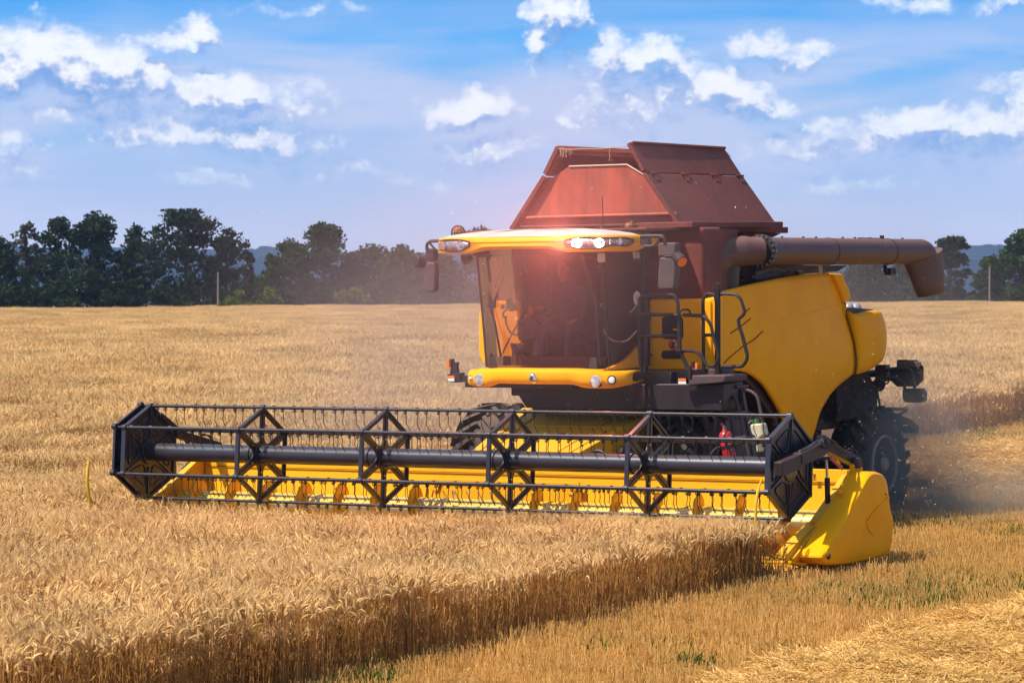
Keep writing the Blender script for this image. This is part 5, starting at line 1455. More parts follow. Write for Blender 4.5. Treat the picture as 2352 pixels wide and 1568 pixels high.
b = MB(); b.tube([PY(ym, zF(300, 805)), PY(ym, zF(200, 810))], .012, BLK, 6); c = PY(ym, zF(195, 830)); b.lathe(c + V3((0, .05, 0)), (-.3, -1, .1), [(-.02, .05), (.0, .075), (.10, .07), (.11, .06)], BLK, 18); b.build('work_lamp', mi)
b = MB(); ym = 2.05
b.tube(fillet([PY(ym, zG(*p)) for p in ((1430, 330), (1740, 325), (1800, 370), (1800, 450))], .08), .022, BLK, 8)
b.tube(fillet([PY(ym, zG(*p)) for p in ((1740, 340), (1640, 485), (1470, 485))], .04), .015, BLK, 8)
b.prism(fillet_closed([PY(ym, zG(*p)) for p in ((1412, 325), (1450, 318), (1530, 360), (1530, 475), (1440, 490), (1410, 450))], .02), (0, .10, 0), BLK)
mi = b.build('mirror_arm', H)
b = MB(); b.prism(fillet_closed([PY(ym, zG(*p)) for p in ((1690, 450), (1720, 432), (1960, 432), (1968, 500), (1960, 640), (1700, 648), (1688, 610))], .05), (0, .12, 0), DGREY); b.build('small_mirror', mi, bevel=.025, segs=3)
b = MB(); b.prism(fillet_closed([PY(ym, zG(*p)) for p in ((1710, 672), (1750, 660), (1960, 665), (1960, 900), (1940, 1165), (1690, 1165), (1683, 1100), (1690, 860))], .05), (0, .12, 0), DGREY); b.build('large_mirror', mi, bevel=.025, segs=3)
b = MB(); b.tube([PY(ym, zG(*p)) for p in ((1800, 650), (1950, 645))], .012, BLK, 6); c = PY(ym, zG(1990, 650)); b.lathe(c, (.55, -.3, -.35), [(-.03, .04), (0, .065), (.13, .072)], BLK, 18); b.lathe(c, (.55, -.3, -.35), [(.13, .06), (.135, .06)], ORANGE, 18); b.build('work_lamp', mi)

# hand rails and gate
RL = BLK
b = MB(); yg = 2.38
def rl(y_, zf, pts, r=.020, rad=.07): b.tube(fillet([PY(y_, zf(*p)) for p in pts], rad), r, RL, 8)
rl(yg, z2, ((280, 1190), (262, 950), (262, 640), (500, 636), (524, 690), (524, 775)), .022, .10)
rl(yg, z2, ((262, 770), (522, 770)), .020); rl(yg, z2, ((266, 915), (526, 912)), .022)
rl(yg, z2, ((300, 1190), (312, 900), (330, 780)), .022)
b.build('guard_rail', H)
b = MB()
rl(yg, z2, ((532, 770), (535, 1010), (580, 1110), (598, 1150)), .026)
rl(yg, z2, ((530, 770), (545, 738), (600, 735), (608, 770)), .012, .05)
rl(yg, z2, ((560, 772), (700, 778), (742, 830), (800, 1060), (770, 1118), (720, 1110), (660, 1020), (600, 1010), (520, 1018)), .021, .09)
b.lathe(PY(yg, z2(535, 778)), (0, 0, 1), [(0, .07), (.012, .07)], RL, 14); b.lathe(PY(yg, z2(545, 1014)), (0, 0, 1), [(0, .07), (.012, .07)], RL, 14)
b.build('gate', H)
b = MB(); yp = 2.62
rl(yp, z2, ((791, 1190), (791, 600)), .036); b.cyl(PY(yp, z2(793, 602)), PY(yp, z2(793, 590)), .045, RL, 12)
b.lathe(PY(yp, z2(795, 572)), (0, 0, 1), [(-.012, 0), (-.02, .03), (0, .034), (.02, .03), (.034, 0)], RL, 14)
rl(yp, z2, ((697, 1150), (692, 660), (730, 625), (775, 640), (785, 700)), .022, .10)
rl(yp, z2, ((700, 908), (780, 905)), .020)
rl(yp, z2, ((815, 628), (910, 632), (945, 660), (978, 760), (930, 800)), .020, .10)
rl(yp, z2, ((930, 800), (935, 850), (955, 900), (995, 1060), (960, 1118), (815, 1118)), .022, .10)
b.build('hand_rail', H)
b = MB()    # chain across the ladder opening
cp_ = catmull([PY(2.30, z1(*p)) for p in ((1480, 965), (1530, 1010), (1590, 1025), (1650, 1010), (1712, 945))], 9)
for i in range(0, len(cp_) - 1):
    b.tube([cp_[i], cp_[i + 1]], .007 if i % 2 else .011, STEEL, 5)
b.tube([PY(2.30, z1(*p)) for p in ((1445, 755), (1470, 750), (1478, 785), (1448, 758))], .006, STEEL, 5); b.tube([PY(2.30, z1(*p)) for p in ((1468, 935), (1485, 935), (1490, 965), (1470, 945))], .006, STEEL, 5)
cp_ = catmull([PY(2.30, z1(*p)) for p in ((1665, 812), (1690, 790), (1705, 765))], 5)
for i in range(len(cp_) - 1): b.tube([cp_[i], cp_[i + 1]], .007 if i % 2 else .011, STEEL, 5)
b.build('chain', H)
b = MB()    # ladder
yl = 2.75
b.prism([PY(yl, z8(*p)) for p in ((930, 300), (1150, 265), (1320, 270), (1318, 300), (1240, 325), (1200, 560), (1100, 540), (1070, 440), (950, 410))], (0, .30, 0), DGREY)
def rl8(pts, r=.022): b.tube(fillet([PY(yl - .05, z8(*p)) for p in pts], .10), r, DGREY, 8)
rl8(((1110, 345), (1180, 365), (1300, 400), (1345, 590), (1400, 850), (1475, 1130)))
rl8(((1360, 320), (1470, 325), (1560, 400), (1600, 600), (1640, 800), (1680, 930)))
b.bar(PY(yl + .1, z8(1210, 310)), PY(yl + .1, z8(1320, 1130)), .04, .09, DGREY); b.bar(PY(yl + .15, z8(1370, 310)), PY(yl + .15, z8(1520, 1150)), .04, .07, DGREY)
for (q0, q1) in (((1230, 590), (1400, 580)), ((1290, 885), (1465, 870)), ((1330, 1120), (1500, 1110))): b.bar(PY(yl, z8(*q0)), PY(yl, z8(*q1)), .03, .22, DGREY, side=(0, 0, 1))
b.build('ladder', H, bevel=.006)
b = MB()
for i in range(7):
    p = PY(yl, z8(1030 + i * 38, 290 - i * 2)); b.box(p + V3((0, .12, .03)), (.03, .18, .01), BLK)
b.each('step_grating', H)
b = MB(); sp = [PY(2.4, z8(285, 310 + k * 4)) + V3(((.012 if k % 2 else -.012), 0, 0)) for k in range(20)]
b.tube(sp, .005, STEEL, 5); b.build('gas_spring', H)

# rear marker board, lamp and mudguard
b = MB(); yb_ = 8.15
b.tube([PY(yb_, zR(*p)) for p in ((120, 215), (300, 205))], .05, BLK, 10); b.box(PY(yb_, zR(300, 205)), (.16, .12, .22), BLK)
b.tube(fillet([PY(yb_ - .05, zR(*p)) for p in ((330, 175), (420, 165), (550, 170), (575, 220), (590, 340))], .08), .025, BLK, 8)
b.tube(fillet([PY(yb_ - .05, zR(*p)) for p in ((300, 250), (440, 250), (490, 280), (500, 350))], .08), .022, BLK, 8)
b.tube(fillet([PY(yb_ - .05, zR(*p)) for p in ((310, 230), (320, 300), (345, 300), (375, 240), (430, 150))], .04), .010, WIRE, 6)
ma = b.build('marker_arm', H)
b = MB(); b.prism([PY(yb_, zR(*p)) for p in ((430, 85), (600, 85), (660, 150), (660, 270), (600, 325), (430, 328), (360, 265), (360, 155), (425, 150))], (0, .04, 0), BLK); b.bar(PY(yb_ - .02, zR(428, 125)), PY(yb_ - .02, zR(645, 128)), .02, .07, DGREY, side=(0, 1, 0)); b.build('marker_board', ma, bevel=.008)
b = MB(); b.prism(fillet_closed([PY(yb_ - .03, zR(*p)) for p in ((485, 345), (640, 342), (668, 380), (668, 450), (640, 472), (500, 468), (478, 430), (478, 370))], .06), (0, .12, 0), BLK); b.lathe(PY(yb_ - .04, zR(555, 405)), (0, -1, 0), [(0, .07), (.01, .06), (.015, 0)], DGREY, 18); b.build('tail_lamp', ma, bevel=.015, segs=3)
b = MB(); c = PY(yb_ - .05, zR(270, 300)); b.lathe(c, (.3, -1, -.3), [(-.06, .04), (0, .085), (.06, .09), (.07, .08)], BLK, 18); b.tube([c, PY(yb_ - .05, zR(265, 240))], .015, BLK, 6); b.build('work_lamp', ma)
b = MB(); xq = 1.45
b.prism([PX(xq, zR(*p)) for p in ((-120, 190), (60, 200), (160, 180), (205, 270), (262, 350), (250, 500), (330, 525), (450, 580), (560, 620), (630, 690), (620, 745), (540, 740), (440, 700), (330, 620), (100, 600), (-100, 640))], (-.5, 0, 0), RUB)
b.bar(PX(xq + .03, zR(250, 360)), PX(xq + .03, zR(280, 505)), .02, .03, BLK)
b.tube(fillet([PX(xq + .1, zR(*p)) for p in ((300, 525), (515, 528), (510, 545), (440, 582))], .04), .022, BLK, 7)
b.build('mudguard', H, bevel=.02)

# things fixed to the ladder
REDX = mat('extinguisher_red', (.50, .012, .02), rough=.3, coat=.4, dust=.15)
yx = 2.58
bt, tp = PY(yx, z8(1235, 1130)), PY(yx, z8(1170, 800)); axx = (tp - bt).normalized(); L_ = (tp - bt).length
ob = bpy.data.objects.new('fire_extinguisher', None); COL.objects.link(ob); ob.matrix_world = MH @ Matrix.Translation(bt)
tag(ob, 'red fire extinguisher strapped to the ladder behind the reel', 'fire extinguisher')
b = MB(); b.lathe((0, 0, 0), axx, [(0, .070), (.02, .078), (L_ * .86, .078), (L_ * .95, .062), (L_, .03), (L_ + .03, .022)], REDX, 24); b.build('cylinder', ob)
b = MB(); p = axx * (L_ + .04); b.bar(p + V3((.02, 0, -.02)), p + V3((-.03, 0, .05)), .03, .02, REDX); b.bar(p, p + V3((-.07, 0, .0)), .02, .02, BLK); b.cyl(axx * L_, axx * (L_ + .06), .016, STEEL, 10); b.build('handle', ob)
b = MB(); b.tube(catmull([p, p + V3((.05, -.03, -.03)), axx * (L_ * .7) + V3((.02, -.09, 0)), axx * (L_ * .3) + V3((.06, -.07, 0)), V3((.05, -.07, .02))], 5), .011, BLK, 7); b.build('hose', ob)
b = MB(); b.lathe(axx * (L_ * .35), axx, [(0, .083), (.04, .083)], BLK, 24); b.build('strap', ob)
cn = [PY(yx, z8(*p)) for p in ((1470, 725), (1600, 712), (1632, 850), (1580, 880), (1585, 1040), (1540, 1060), (1530, 870), (1490, 850), (1468, 770))]
ob = bpy.data.objects.new('water_bottle', None); COL.objects.link(ob); ob.matrix_world = MH @ Matrix.Translation(cn[5])
tag(ob, 'off-white plastic canister with a green cap hung beside the ladder', 'canister')
CANW = mat('canister_plastic', (.62, .56, .38), rough=.4, c2=(.45, .38, .22), vscale=8)
b = MB(); b.prism([p - cn[5] for p in cn], (0, .14, 0), CANW); b.build('body', ob, bevel=.02, segs=3)
b = MB(); c = PY(yx + .06, z8(1540, 700)) - cn[5]; b.lathe(c, (0, 0, 1), [(-.03, .035), (.03, .035), (.035, .03)], mat('green_cap', (.03, .22, .04), rough=.4), 16); b.build('cap', ob)
b = MB(); c2_ = PY(yx + .06, z8(1490, 690)) - cn[5]; b.tube(fillet([c2_ + V3((-.04, 0, -.02)), c2_ + V3((0, 0, .02)), c2_ + V3((.05, 0, -.03))], .03), .012, CANW, 8); b.build('handle', ob)

# ================================================================= DRIVER
def skinned(name, nodes, edges, m, parent, root=0, subd=2):
    me = bpy.data.meshes.new(name); me.from_pydata([n_[:3] for n_ in nodes], edges, []); me.materials.append(m)
    o = bpy.data.objects.new(name, me); COL.objects.link(o); o.parent = parent
    md = o.modifiers.new('skin', 'SKIN'); md.use_smooth_shade = True
    if not me.skin_vertices:
        lay = me.attributes
    bm_ = bmesh.new(); bm_.from_mesh(me); sk = bm_.verts.layers.skin.verify(); bm_.verts.ensure_lookup_table()
    for v, n_ in zip(bm_.verts, nodes):
        rr = n_[3] if isinstance(n_[3], tuple) else (n_[3], n_[3]); v[sk].radius = rr
    bm_.verts[root][sk].use_root = True; bm_.to_mesh(me); bm_.free()
    s = o.modifiers.new('subd', 'SUBSURF'); s.levels = subd; s.render_levels = subd
    return o
SKIN = mat('skin', (.42, .20, .13), rough=.6); BLUE = mat('blue_overalls', (.06, .07, .17), rough=.9, c2=(.04, .045, .11), vscale=9); HAIR = mat('hair', (.02, .015, .012), rough=.8)
drv = bpy.data.objects.new('person', None); COL.objects.link(drv); drv.matrix_world = MH @ Matrix.Translation((.0, 2.72, zb0 + .46))
tag(drv, 'person in blue overalls seated behind the dusty cab glass, one hand on the knee', 'person')
nd = [(.02, .02, .0, (.15, .12)), (.0, -.01, .22, (.14, .11)), (-.03, -.03, .42, (.17, .11)), (-.05, -.03, .52, (.06, .06)), (-.06, -.05, .60, (.055, .055)),
      (.16, -.03, .44, .06), (.24, -.10, .20, .045), (.26, -.30, .10, .034), (-.23, -.03, .43, .06), (-.32, -.12, .22, .045), (-.22, -.33, .22, .034),
      (.12, -.22, -.02, .085), (.22, -.44, .0, .065), (.22, -.46, -.22, .05), (.21, -.44, -.42, .045), (-.10, -.22, -.02, .085), (-.16, -.44, .0, .065), (-.16, -.46, -.22, .05), (-.15, -.44, -.42, .045)]
ed = [(0, 1), (1, 2), (2, 3), (3, 4), (2, 5), (5, 6), (6, 7), (2, 8), (8, 9), (9, 10), (0, 11), (11, 12), (12, 13), (13, 14), (0, 15), (15, 16), (16, 17), (17, 18)]
skinned('overalls', nd, ed, BLUE, drv)
hx, hy, hz = -.07, -.06, .71
b = MB(); rg = []
for (zz, rx, ry_, oy) in ((-.125, .03, .035, -.02), (-.11, .045, .055, -.02), (-.07, .062, .078, -.012), (-.02, .071, .09, -.004), (.03, .075, .096, 0), (.07, .072, .092, .006), (.10, .055, .07, .01), (.118, .02, .03, .01)):
    rg.append([V3((hx + rx * math.cos(a), hy + oy + ry_ * math.sin(a) - (.012 if (math.sin(a) < -.95 and -.06 < zz < .01) else 0), hz + zz)) for a in np.linspace(0, 2 * math.pi, 20, endpoint=False)])
b.add([p for L in rg for p in L], rings_faces(0, 7, 20) + [tuple(range(19, -1, -1)), tuple(range(140, 160))], SKIN)
b.prism([(hx - .010, hy - .088, hz + .01), (hx + .010, hy - .088, hz + .01), (hx + .016, hy - .085, hz - .035), (hx - .016, hy - .085, hz - .035)], (0, -.024, -.004), SKIN)
for s_ in (-1, 1): b.lathe((hx + s_ * .074, hy + .005, hz - .005), (s_, 0, 0), [(-.01, .026), (.008, .028), (.012, .015)], SKIN, 10)
b.tube([(hx, hy, hz - .16), (hx, hy, hz - .09)], .048, SKIN, 12)
head = b.build('head', drv, angle=70)
b = MB()
for s_ in (-1, 1): b.lathe((hx + s_ * .030, hy - .087, hz + .008), (0, -1, 0), [(-.004, .012), (.003, .009), (.005, 0)], HAIR, 8)
b.bar((hx - .024, hy - .092, hz - .058), (hx + .024, hy - .092, hz - .058), .008, .006, mat('lips', (.3, .08, .07)), side=(0, 1, 0))
b.build('face', head)
b = MB(); b.lathe((hx, hy + .012, hz + .02), (0, .15, 1), [(0, .088), (.05, .092), (.09, .070), (.112, .03), (.115, 0)], HAIR, 20); b.build('hair', drv)
def hand(cx_, cy_, cz_, sg, nm='hand'):
    n_ = [(cx_, cy_ + .07, cz_ + .02, .030), (cx_, cy_ + .03, cz_ + .015, (.036, .018)), (cx_, cy_ - .02, cz_ + .005, (.040, .015))]; e_ = [(0, 1), (1, 2)]
    for k, (dx_, l) in enumerate(((-.032, .060), (-.011, .072), (.011, .068), (.032, .054))):
        i0 = len(n_); x_ = cx_ + dx_
        n_ += [(x_, cy_ - .035, cz_ + .004, .0095), (x_ + dx_ * .15, cy_ - .035 - l * .45, cz_ - .006, .009), (x_ + dx_ * .2, cy_ - .035 - l * .8, cz_ - .026, .0085), (x_ + dx_ * .2, cy_ - .035 - l * .95, cz_ - .045, .0075)]
        e_ += [(2, i0), (i0, i0 + 1), (i0 + 1, i0 + 2), (i0 + 2, i0 + 3)]
    i0 = len(n_); n_ += [(cx_ + sg * .040, cy_ + .01, cz_ + .005, .012), (cx_ + sg * .060, cy_ - .02, cz_ - .004, .010), (cx_ + sg * .066, cy_ - .045, cz_ - .014, .009)]; e_ += [(1, i0), (i0, i0 + 1), (i0 + 1, i0 + 2)]
    return skinned(nm, n_, e_, SKIN, drv, 0, 1)
hand(.26, -.40, .085, -1); hand(-.21, -.42, .235, 1)

# light at the lit right roof lamp, made red for a flare-like glow
ld = bpy.data.lights.new('roof_lamp_light', 'SPOT'); ld.energy = 540; ld.color = (1.0, .24, .19); ld.spot_size = R(165); ld.spot_blend = .6; ld.shadow_soft_size = .06
lo_ = bpy.data.objects.new('roof_lamp_light', ld); COL.objects.link(lo_)
lp_ = MH @ V3((.78, 1.28, 3.62)); lo_.location = lp_; lo_.rotation_euler = (-(MH.to_3x3() @ V3((0, -1, .28)))).to_track_quat('Z', 'Y').to_euler()

# ================================================================= TREES BEYOND THE FIELD
BARK = mat('bark', (.05, .04, .032), rough=.9)
LEAF = leafmat('leaf_dark', (.034, .050, .022), (.018, .028, .016), .25, .3, .15)
LEAFB = leafmat('leaf_bush', (.045, .075, .018), (.022, .040, .014), .3, .3, .15)
LEAFY = leafmat('leaf_yellowish', (.13, .16, .02), (.07, .10, .015), .3, .2, .3)
LEAFD = leafmat('leaf_dry', (.10, .085, .05), (.05, .05, .03), .3, .2, .3)
RAPE = leafmat('rape_yellow', (.42, .36, .02), (.2, .22, .02), .3, .2, .3)
def tree(name, label, cat, u, vtop, hw, dist, seed, vbot=712, lf=LEAF, dens=1.0, form='round', group='trees along the far edge of the field', base_v=None):
    r = np.random.default_rng(seed); s = FPX / dist
    x = (u - 1176) / s; z0 = float(G(x, dist)) - .2; H_ = HC + (750 - vtop) / s - z0; W_ = hw / s * (1.38 if form in ('round', 'wide') else 1.2)
    o = bpy.data.objects.new(name, None); COL.objects.link(o); o.location = (x, dist, z0)
    tag(o, label, cat, group)
    # trunk and limbs
    if form != 'bush':
        b = MB(); lean = r.normal(0, .03, 2) * H_; tr = .035 * H_ + .05
        top = V3((lean[0], lean[1], H_ * .82)); tp_ = [V3((0, 0, -.3)), V3((lean[0] * .2, lean[1] * .2, H_ * .25)), V3((lean[0] * .6, lean[1] * .6, H_ * .55)), top]
        b.tube(catmull(tp_, 3), list(np.linspace(tr, tr * .22, 10)), BARK, 7)
        for k in range(9):
            f = .25 + .05 * k; p = V3((lean[0] * f, lean[1] * f, H_ * f * .95)); a = k * 2.4 + r.uniform(-.4, .4)
            e = p + V3((math.cos(a) * W_ * .55, math.sin(a) * W_ * .55, H_ * .13 * r.uniform(.6, 1.2)))
            b.tube([p, p.lerp(e, .5) + V3((0, 0, -.03 * H_)), e], [tr * .4, tr * .25, tr * .08], BARK, 5)
        b.build('trunk', o)
    # foliage: clumps of small leaf faces in an uneven crown
    cl = []
    if form == 'round':
        for k in range(int(34 * dens) + 8):
            a = r.uniform(0, 2 * math.pi); rr = math.sqrt(r.random()); hz = r.uniform(.22, 1.0)
            env = math.sin(math.pi * min(1, max(.05, (hz - .08) / .98)) ** .75) ** .6
            cl.append((math.cos(a) * rr * W_ * env * .9, math.sin(a) * rr * W_ * env * .9, hz * H_ * .92, W_ * r.uniform(.24, .42)))
        cl.append((0, 0, H_ * .92, W_ * .34))
    elif form == 'wide':
        for k in range(int(52 * dens)):
            a = r.uniform(0, 2 * math.pi); rr = math.sqrt(r.random()); hz = r.uniform(.42, .97) if r.random() < .75 else r.uniform(.1, .4)
            env = max(.25, math.sin(math.pi * (hz * .9)) ** .7)
            cl.append((math.cos(a) * rr * W_ * env, math.sin(a) * rr * W_ * .8 * env, hz * H_, W_ * r.uniform(.16, .28)))
        cl.append((W_ * -.1, 0, H_ * .93, W_ * .3)); cl.append((W_ * .1, 0, H_ * .9, W_ * .3))
    elif form == 'cone':
        for k in range(26):
            hz = r.uniform(.1, 1.0); a = r.uniform(0, 6.28); w_ = W_ * (1.05 - hz) + .2
            cl.append((math.cos(a) * w_ * .6, math.sin(a) * w_ * .6, hz * H_ * .97, w_ * .5 + .15))
    else:
        for k in range(int(16 * dens) + 4):
            a = r.uniform(0, 6.28); rr = math.sqrt(r.random()); hz = r.uniform(.0, .85) * (1 - .5 * rr)
            cl.append((math.cos(a) * rr * W_, math.sin(a) * rr * W_ * .7, hz * H_, W_ * r.uniform(.2, .36)))
    V, T = [], []
    for (cx_, cy_, cz_, cr) in cl:
        cr = max(cr, .35); nn = int(60 * dens * min(4.5, (cr / .9) ** 1.6)) + 40
        d = r.normal(0, 1, (nn, 3)); d /= np.linalg.norm(d, axis=1)[:, None]; d *= (r.random(nn) ** .45)[:, None] * cr * np.array([1.1, 1.1, .75])
        c = np.array([cx_, cy_, cz_]) + d; c[:, 2] = np.clip(c[:, 2], .05, H_ * 1.01)
        t1 = r.normal(0, 1, (nn, 3)); t1 /= np.linalg.norm(t1, axis=1)[:, None]; t2 = np.cross(t1, r.normal(0, 1, (nn, 3))); t2 /= np.linalg.norm(t2, axis=1)[:, None]
        sz = r.uniform(.11, .25, nn)[:, None]
        q = np.stack([c - t1 * sz, c + t2 * sz * .6, c + t1 * sz, c - t2 * sz * .6], 1); V.append(q.reshape(-1, 3)); T.append(np.full(nn, 0) + np.clip(r.normal(.5, .3, nn) + r.normal(0, .15), 0, 1))
    V = np.concatenate(V); F = np.arange(len(V)).reshape(-1, 4); T = np.concatenate(T)
    link_mesh('crown', V, F, lf, o, tint=T)
    return o
TL_ = [
 ('tree', 'dark leafy tree cut by the left edge of the photo', -8, 535, 42, 268, 'round', LEAF, 1),
 ('tree', 'thin grey-brown tree with dry bare twigs, second from the left', 66, 503, 34, 272, 'round', LEAFD, .45),
 ('tree', 'rounded dark tree just right of the dry twiggy one', 132, 495, 42, 276, 'round', LEAF, 1),
 ('tree', 'tallest dark tree on the left, domed top', 216, 481, 52, 270, 'round', LEAF, 1),
 ('tree', 'narrow dark tree between the tall dome and the wide one', 312, 511, 42, 275, 'round', LEAF, .9),
 ('tree', 'wide spreading dark tree with sky showing under its crown', 432, 485, 88, 268, 'wide', LEAF, 1),
 ('tree', 'drooping dark shoulder of a tree right of the wide one', 515, 540, 36, 273, 'round', LEAF, .8),
 ('tree', 'small pointed tree with a spiky top', 566, 556, 26, 262, 'cone', LEAF, 1),
 ('tree', 'low olive tree filling the dip beside the small pointed tree', 622, 580, 26, 258, 'round', LEAFB, .9),
 ('tree', 'squat bushy tree left of the tall middle tree', 668, 546, 44, 266, 'round', LEAFB, 1),
 ('tree', 'tall round tree in the middle of the far hedge', 745, 510, 54, 268, 'round', LEAFB, 1),
 ('tree', 'low broad tree right of the tall middle tree', 845, 563, 56, 270, 'round', LEAFB, 1),
 ('tree', 'low tree with a flat feathery top nearest the left mirror', 925, 565, 50, 268, 'round', LEAFB, 1),
 ('tree', 'low tree behind the left cab mirror', 1010, 585, 46, 272, 'round', LEAFB, 1),
 ('tree', 'tree whose ragged top shows above the cab roof beside the left beacon', 1100, 516, 46, 280, 'round', LEAFB, .6),
 ('tree', 'tree whose tip shows above the cab roof by the tank cover', 1165, 524, 26, 280, 'round', LEAFB, .5),
 ('tree', 'dark tree under the unloading tube beside the tank', 1850, 560, 44, 270, 'round', LEAF, 1),
 ('tree', 'dark tree under the far end of the unloading tube', 1990, 590, 50, 262, 'round', LEAF, 1),
 ('tree', 'dark tree behind the hanging spout', 2100, 585, 46, 262, 'round', LEAF, 1),
 ('tree', 'ragged upright tree just right of the hanging spout', 2180, 543, 38, 262, 'wide', LEAF, 1),
 ('tree', 'small round-headed tree with a pale bare trunk on the right', 2272, 586, 28, 246, 'round', LEAFB, .8),
 ('tree', 'large dark tree cut by the right edge of the photo', 2344, 524, 50, 258, 'round', LEAFB, 1),
]
for i, (nm, lb_, u, vt, hw, dd, form, lf, dn) in enumerate(TL_): tree(nm, lb_, 'tree', u, vt, hw, dd, 900 + i, lf=lf, dens=dn, form=form)
HEDGE = leafmat('hedge_leaf', (.030, .045, .018), (.014, .024, .012), .25, .3, .15)
rb_ = np.random.default_rng(77)
us = list(np.arange(-24, 1150, 45)) + list(np.arange(1795, 2380, 45))
MARKS = [(-8, 'the tree cut by the left edge'), (66, 'the dry twiggy tree'), (132, 'the rounded tree next to the dry one'), (216, 'the tallest domed tree'), (312, 'the narrow tree beside the tall dome'),
         (432, 'the wide spreading tree'), (501, 'the grey wooden post'), (566, 'the small pointed tree'), (612, 'the yellow-green bush in the gap'), (668, 'the squat tree of the middle clump'), (745, 'the tall round middle tree'), (845, 'the low broad tree'),
         (925, 'the feathery low tree'), (1010, 'the left cab mirror'), (1090, 'the cab windscreen pillar'), (1850, 'the yellow side panel top'), (1990, 'the far end of the unloading tube'), (2100, 'the hanging spout'), (2180, 'the ragged upright tree'), (2272, 'the pale bare post'), (2344, 'the large tree at the right edge')]
seen = {}
for i, u in enumerate(us):
    vt = rb_.uniform(590, 628) if u < 1150 else rb_.uniform(608, 640); uu = u + rb_.uniform(-7, 7)
    mk_ = min(MARKS, key=lambda q: abs(q[0] - uu)); d = uu - mk_[0]
    where = 'close below' if abs(d) < 14 else ('low to the left of' if d < 0 else 'low to the right of')
    key = (where, mk_[1]); seen[key] = seen.get(key, 0) + 1
    lb_ = 'dark hedge bush ' + (where if seen[key] == 1 else 'a little ' + ('further from ' if where.startswith('low') else 'beside ')) + ' ' + mk_[1]
    tree('bush', lb_.replace('  ', ' '), 'bush', uu, vt, rb_.uniform(36, 50), rb_.uniform(252, 264), 1200 + i, lf=HEDGE, dens=1.15, form='bush', group='dark bushes filling the far hedge')
specials = [('yellow-green leafy bush standing in the gap of the far trees', 612, 592, 26, 252, LEAFY), ('olive bush low in front of the hedge right of the grey post', 540, 640, 30, 248, LEAFY),
            ('dull green shrub low in front of the hedge left of the grey post', 420, 655, 26, 248, LEAFB), ('yellow-green leafy bush at the right edge near the bare trunk', 2290, 668, 36, 246, LEAFY),
            ('bright yellow flowering clump at the foot of the leftmost trees', 38, 700, 14, 246, RAPE), ('olive shrub low left of the cab mirror', 812, 620, 34, 250, LEAFY), ('small grey-green shrub at the foot of the hanging spout', 2228, 655, 20, 248, LEAFB)]
for i, (lb_, u, vt, hw, dd, lf) in enumerate(specials): tree('bush', lb_, 'bush', u, vt, hw, dd, 1500 + i, lf=lf, form='bush', group=None, dens=.8 if lf is LEAFY else 1)
def post(u, vt, vb, w_, dist, label, m):
    s = FPX / dist; x = (u - 1176) / s; z0 = float(G(x, dist)) - .3; h = HC + (750 - vt) / s - z0
    o = bpy.data.objects.new('utility_pole', None); COL.objects.link(o); o.location = (x, dist, z0); tag(o, label, 'pole')
    b = MB(); b.tube([(0, 0, 0), (0, 0, h)], [w_ / s / 2, w_ / s / 2 * .8], m, 10); b.build('pole', o); b = MB(); b.lathe((0, 0, h), (0, 0, 1), [(0, w_ / s / 2 * .95), (.08, w_ / s / 2 * .8), (.1, 0)], m, 10); b.build('cap', o)
POLE = mat('weathered_pole', (.20, .15, .13), rough=.9)
post(501, 628, 700, 5, 247, 'grey wooden post standing before the dark hedge on the left', POLE)
post(2273, 616, 665, 5, 244, 'pale bare post before the trees at the right edge', POLE)

# ================================================================= AIR
def vol(name, c, rad, dens, col, label, seed, aniso=.2, nsc=.6, local=True, ax=None):
    b = MB(); n = 20; rg = []
    for i in range(1, 12):
        th = math.pi * i / 12; rg.append([V3((math.sin(th) * math.cos(a), math.sin(th) * math.sin(a), math.cos(th))) for a in np.linspace(0, 2 * math.pi, n, endpoint=False)])
    m = bpy.data.materials.new(name); m.use_nodes = True; t = m.node_tree; t.nodes.clear(); g = NG(t)
    tc = g.n('ShaderNodeTexCoord'); l = g.vm('LENGTH', tc.outputs['Object'], out=1)
    fall = g.smooth(l, 1.0, .0); nz = g.smooth(g.noise(g.vm('ADD', g.vm('MULTIPLY', tc.outputs['Object'], rad), (seed * 7.3, 0, 0)), nsc, 4, .6), .32, .72, .25, 1.5)
    pv = g.n('ShaderNodeVolumePrincipled'); pv.inputs['Color'].default_value = rgba(col); pv.inputs['Anisotropy'].default_value = aniso
    g.put(pv.inputs['Density'], g.m('MULTIPLY', g.m('MULTIPLY', fall, nz), dens))
    o = g.n('ShaderNodeOutputMaterial'); t.links.new(pv.outputs[0], o.inputs[1])
    b.add([p for L in rg for p in L], [(i * n + k, i * n + (k + 1) % n, (i + 1) * n + (k + 1) % n, (i + 1) * n + k) for i in range(10) for k in range(n)] + [tuple(range(n - 1, -1, -1)), tuple(range(10 * n, 11 * n))], m)
    ob = b.build(name, None); ob.matrix_world = MH @ Matrix.Translation(c) @ Matrix.Diagonal((*rad, 1))
    return tag(ob, label, 'dust', None, 'stuff')
vol('dust', (2.3, 7.3, .8), (.8, 1.7, 1.4), 1.2, (.90, .70, .52), 'dust thrown up against the rear wheel', 4, nsc=1.2)
vol('dust', (3.3, 8.3, .10), (2.8, 3.2, 1.0), .68, (.90, .68, .48), 'cloud of brown dust and chaff behind the rear wheel', 1)
vol('dust', (-3.5, 10.5, 1.2), (8.5, 7, 4.0), .14, (.88, .66, .56), 'thin pale dust drifting over the field left of the cab', 2)
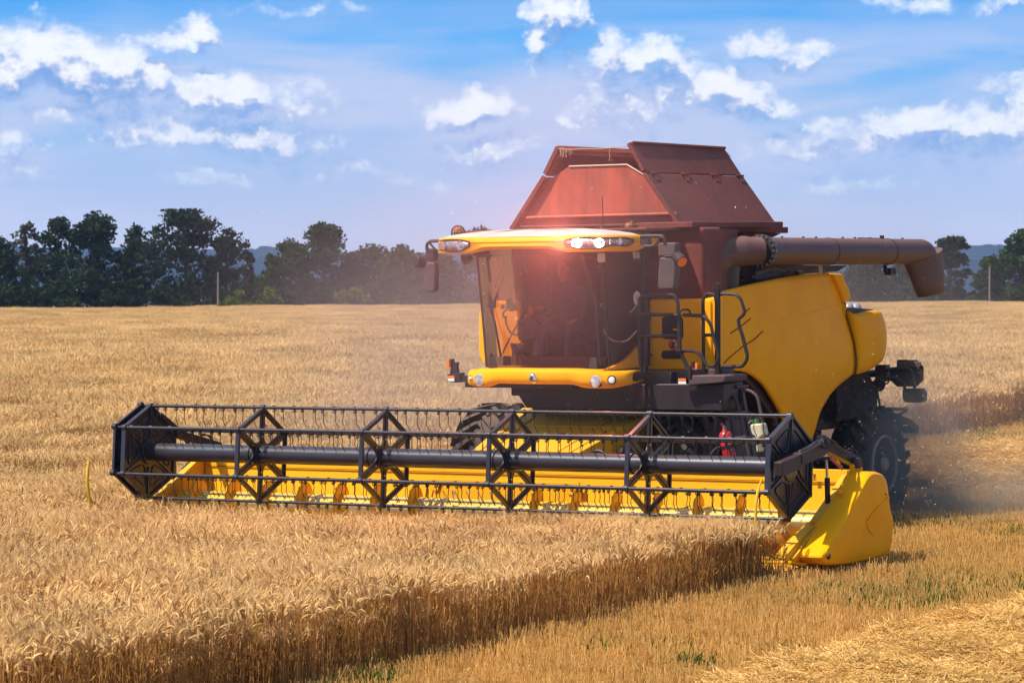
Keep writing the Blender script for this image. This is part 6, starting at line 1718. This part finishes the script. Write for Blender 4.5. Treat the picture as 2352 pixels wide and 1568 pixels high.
vol('dust', (.2, -.2, 3.6), (4.6, 3.0, 3.0), .045, (.92, .74, .68), 'dusty air added in front of the cab to carry the red lamp glow', 3, aniso=0, nsc=.35)  # added volume that gives the red lamp light its flare-like glow
def haze():
    m = bpy.data.materials.new('haze'); m.use_nodes = True; t = m.node_tree; t.nodes.clear(); g = NG(t)
    pv = g.n('ShaderNodeVolumePrincipled'); pv.inputs['Color'].default_value = (.46, .68, 1.0, 1); pv.inputs['Density'].default_value = .00013; pv.inputs['Anisotropy'].default_value = .1
    o = g.n('ShaderNodeOutputMaterial'); t.links.new(pv.outputs[0], o.inputs[1])
    b = MB(); b.box((0, 1600, 95), (6600, 6000, 210), m); ob = b.build('haze', None, smooth=False)
    tag(ob, 'thin blue air haze over the field and hills', 'haze', None, 'stuff')
haze()
def chaff():
    r = np.random.default_rng(55); V = []
    def cloud(n, f, smin, smax):
        for _ in range(n):
            p = f(); e = r.normal(0, 1, 3); e /= np.linalg.norm(e); s_ = np.cross(e, r.normal(0, 1, 3)); s_ /= np.linalg.norm(s_); l = r.uniform(smin, smax)
            w_ = l * r.uniform(.12, .3); p = np.array(p); V.append([p - e * l - s_ * w_, p + e * l - s_ * w_, p + e * l + s_ * w_, p - e * l + s_ * w_])
    cloud(2100, lambda: (r.normal(3.0, 1.3), r.uniform(4.5, 11), abs(r.normal(.9, .7)) + .1), .005, .015)
    cloud(700, lambda: (r.uniform(1.8, 5.5), r.uniform(1.5, 8), abs(r.normal(1.0, .9)) + .1), .004, .009)
    cloud(150, lambda: (r.uniform(1.75, 3.2), r.uniform(0, 6), r.uniform(1.0, 3.9)), .003, .008)
    cloud(320, lambda: (r.uniform(-6, 2), r.uniform(-1, 5), r.uniform(1.2, 4.6)), .005, .015)
    cloud(120, lambda: (r.uniform(-2, 5), r.uniform(2, 12), r.uniform(3.5, 8)), .004, .010)
    V = np.array(V).reshape(-1, 3); F = np.arange(len(V)).reshape(-1, 4)
    o = link_mesh('chaff', V, F, leafmat('chaff_bits', (.75, .58, .36), (.5, .36, .2), .3, .2)); o.matrix_world = MH
    tag(o, 'bits of chaff flying in the air round the harvester', 'chaff', None, 'stuff')
chaff()
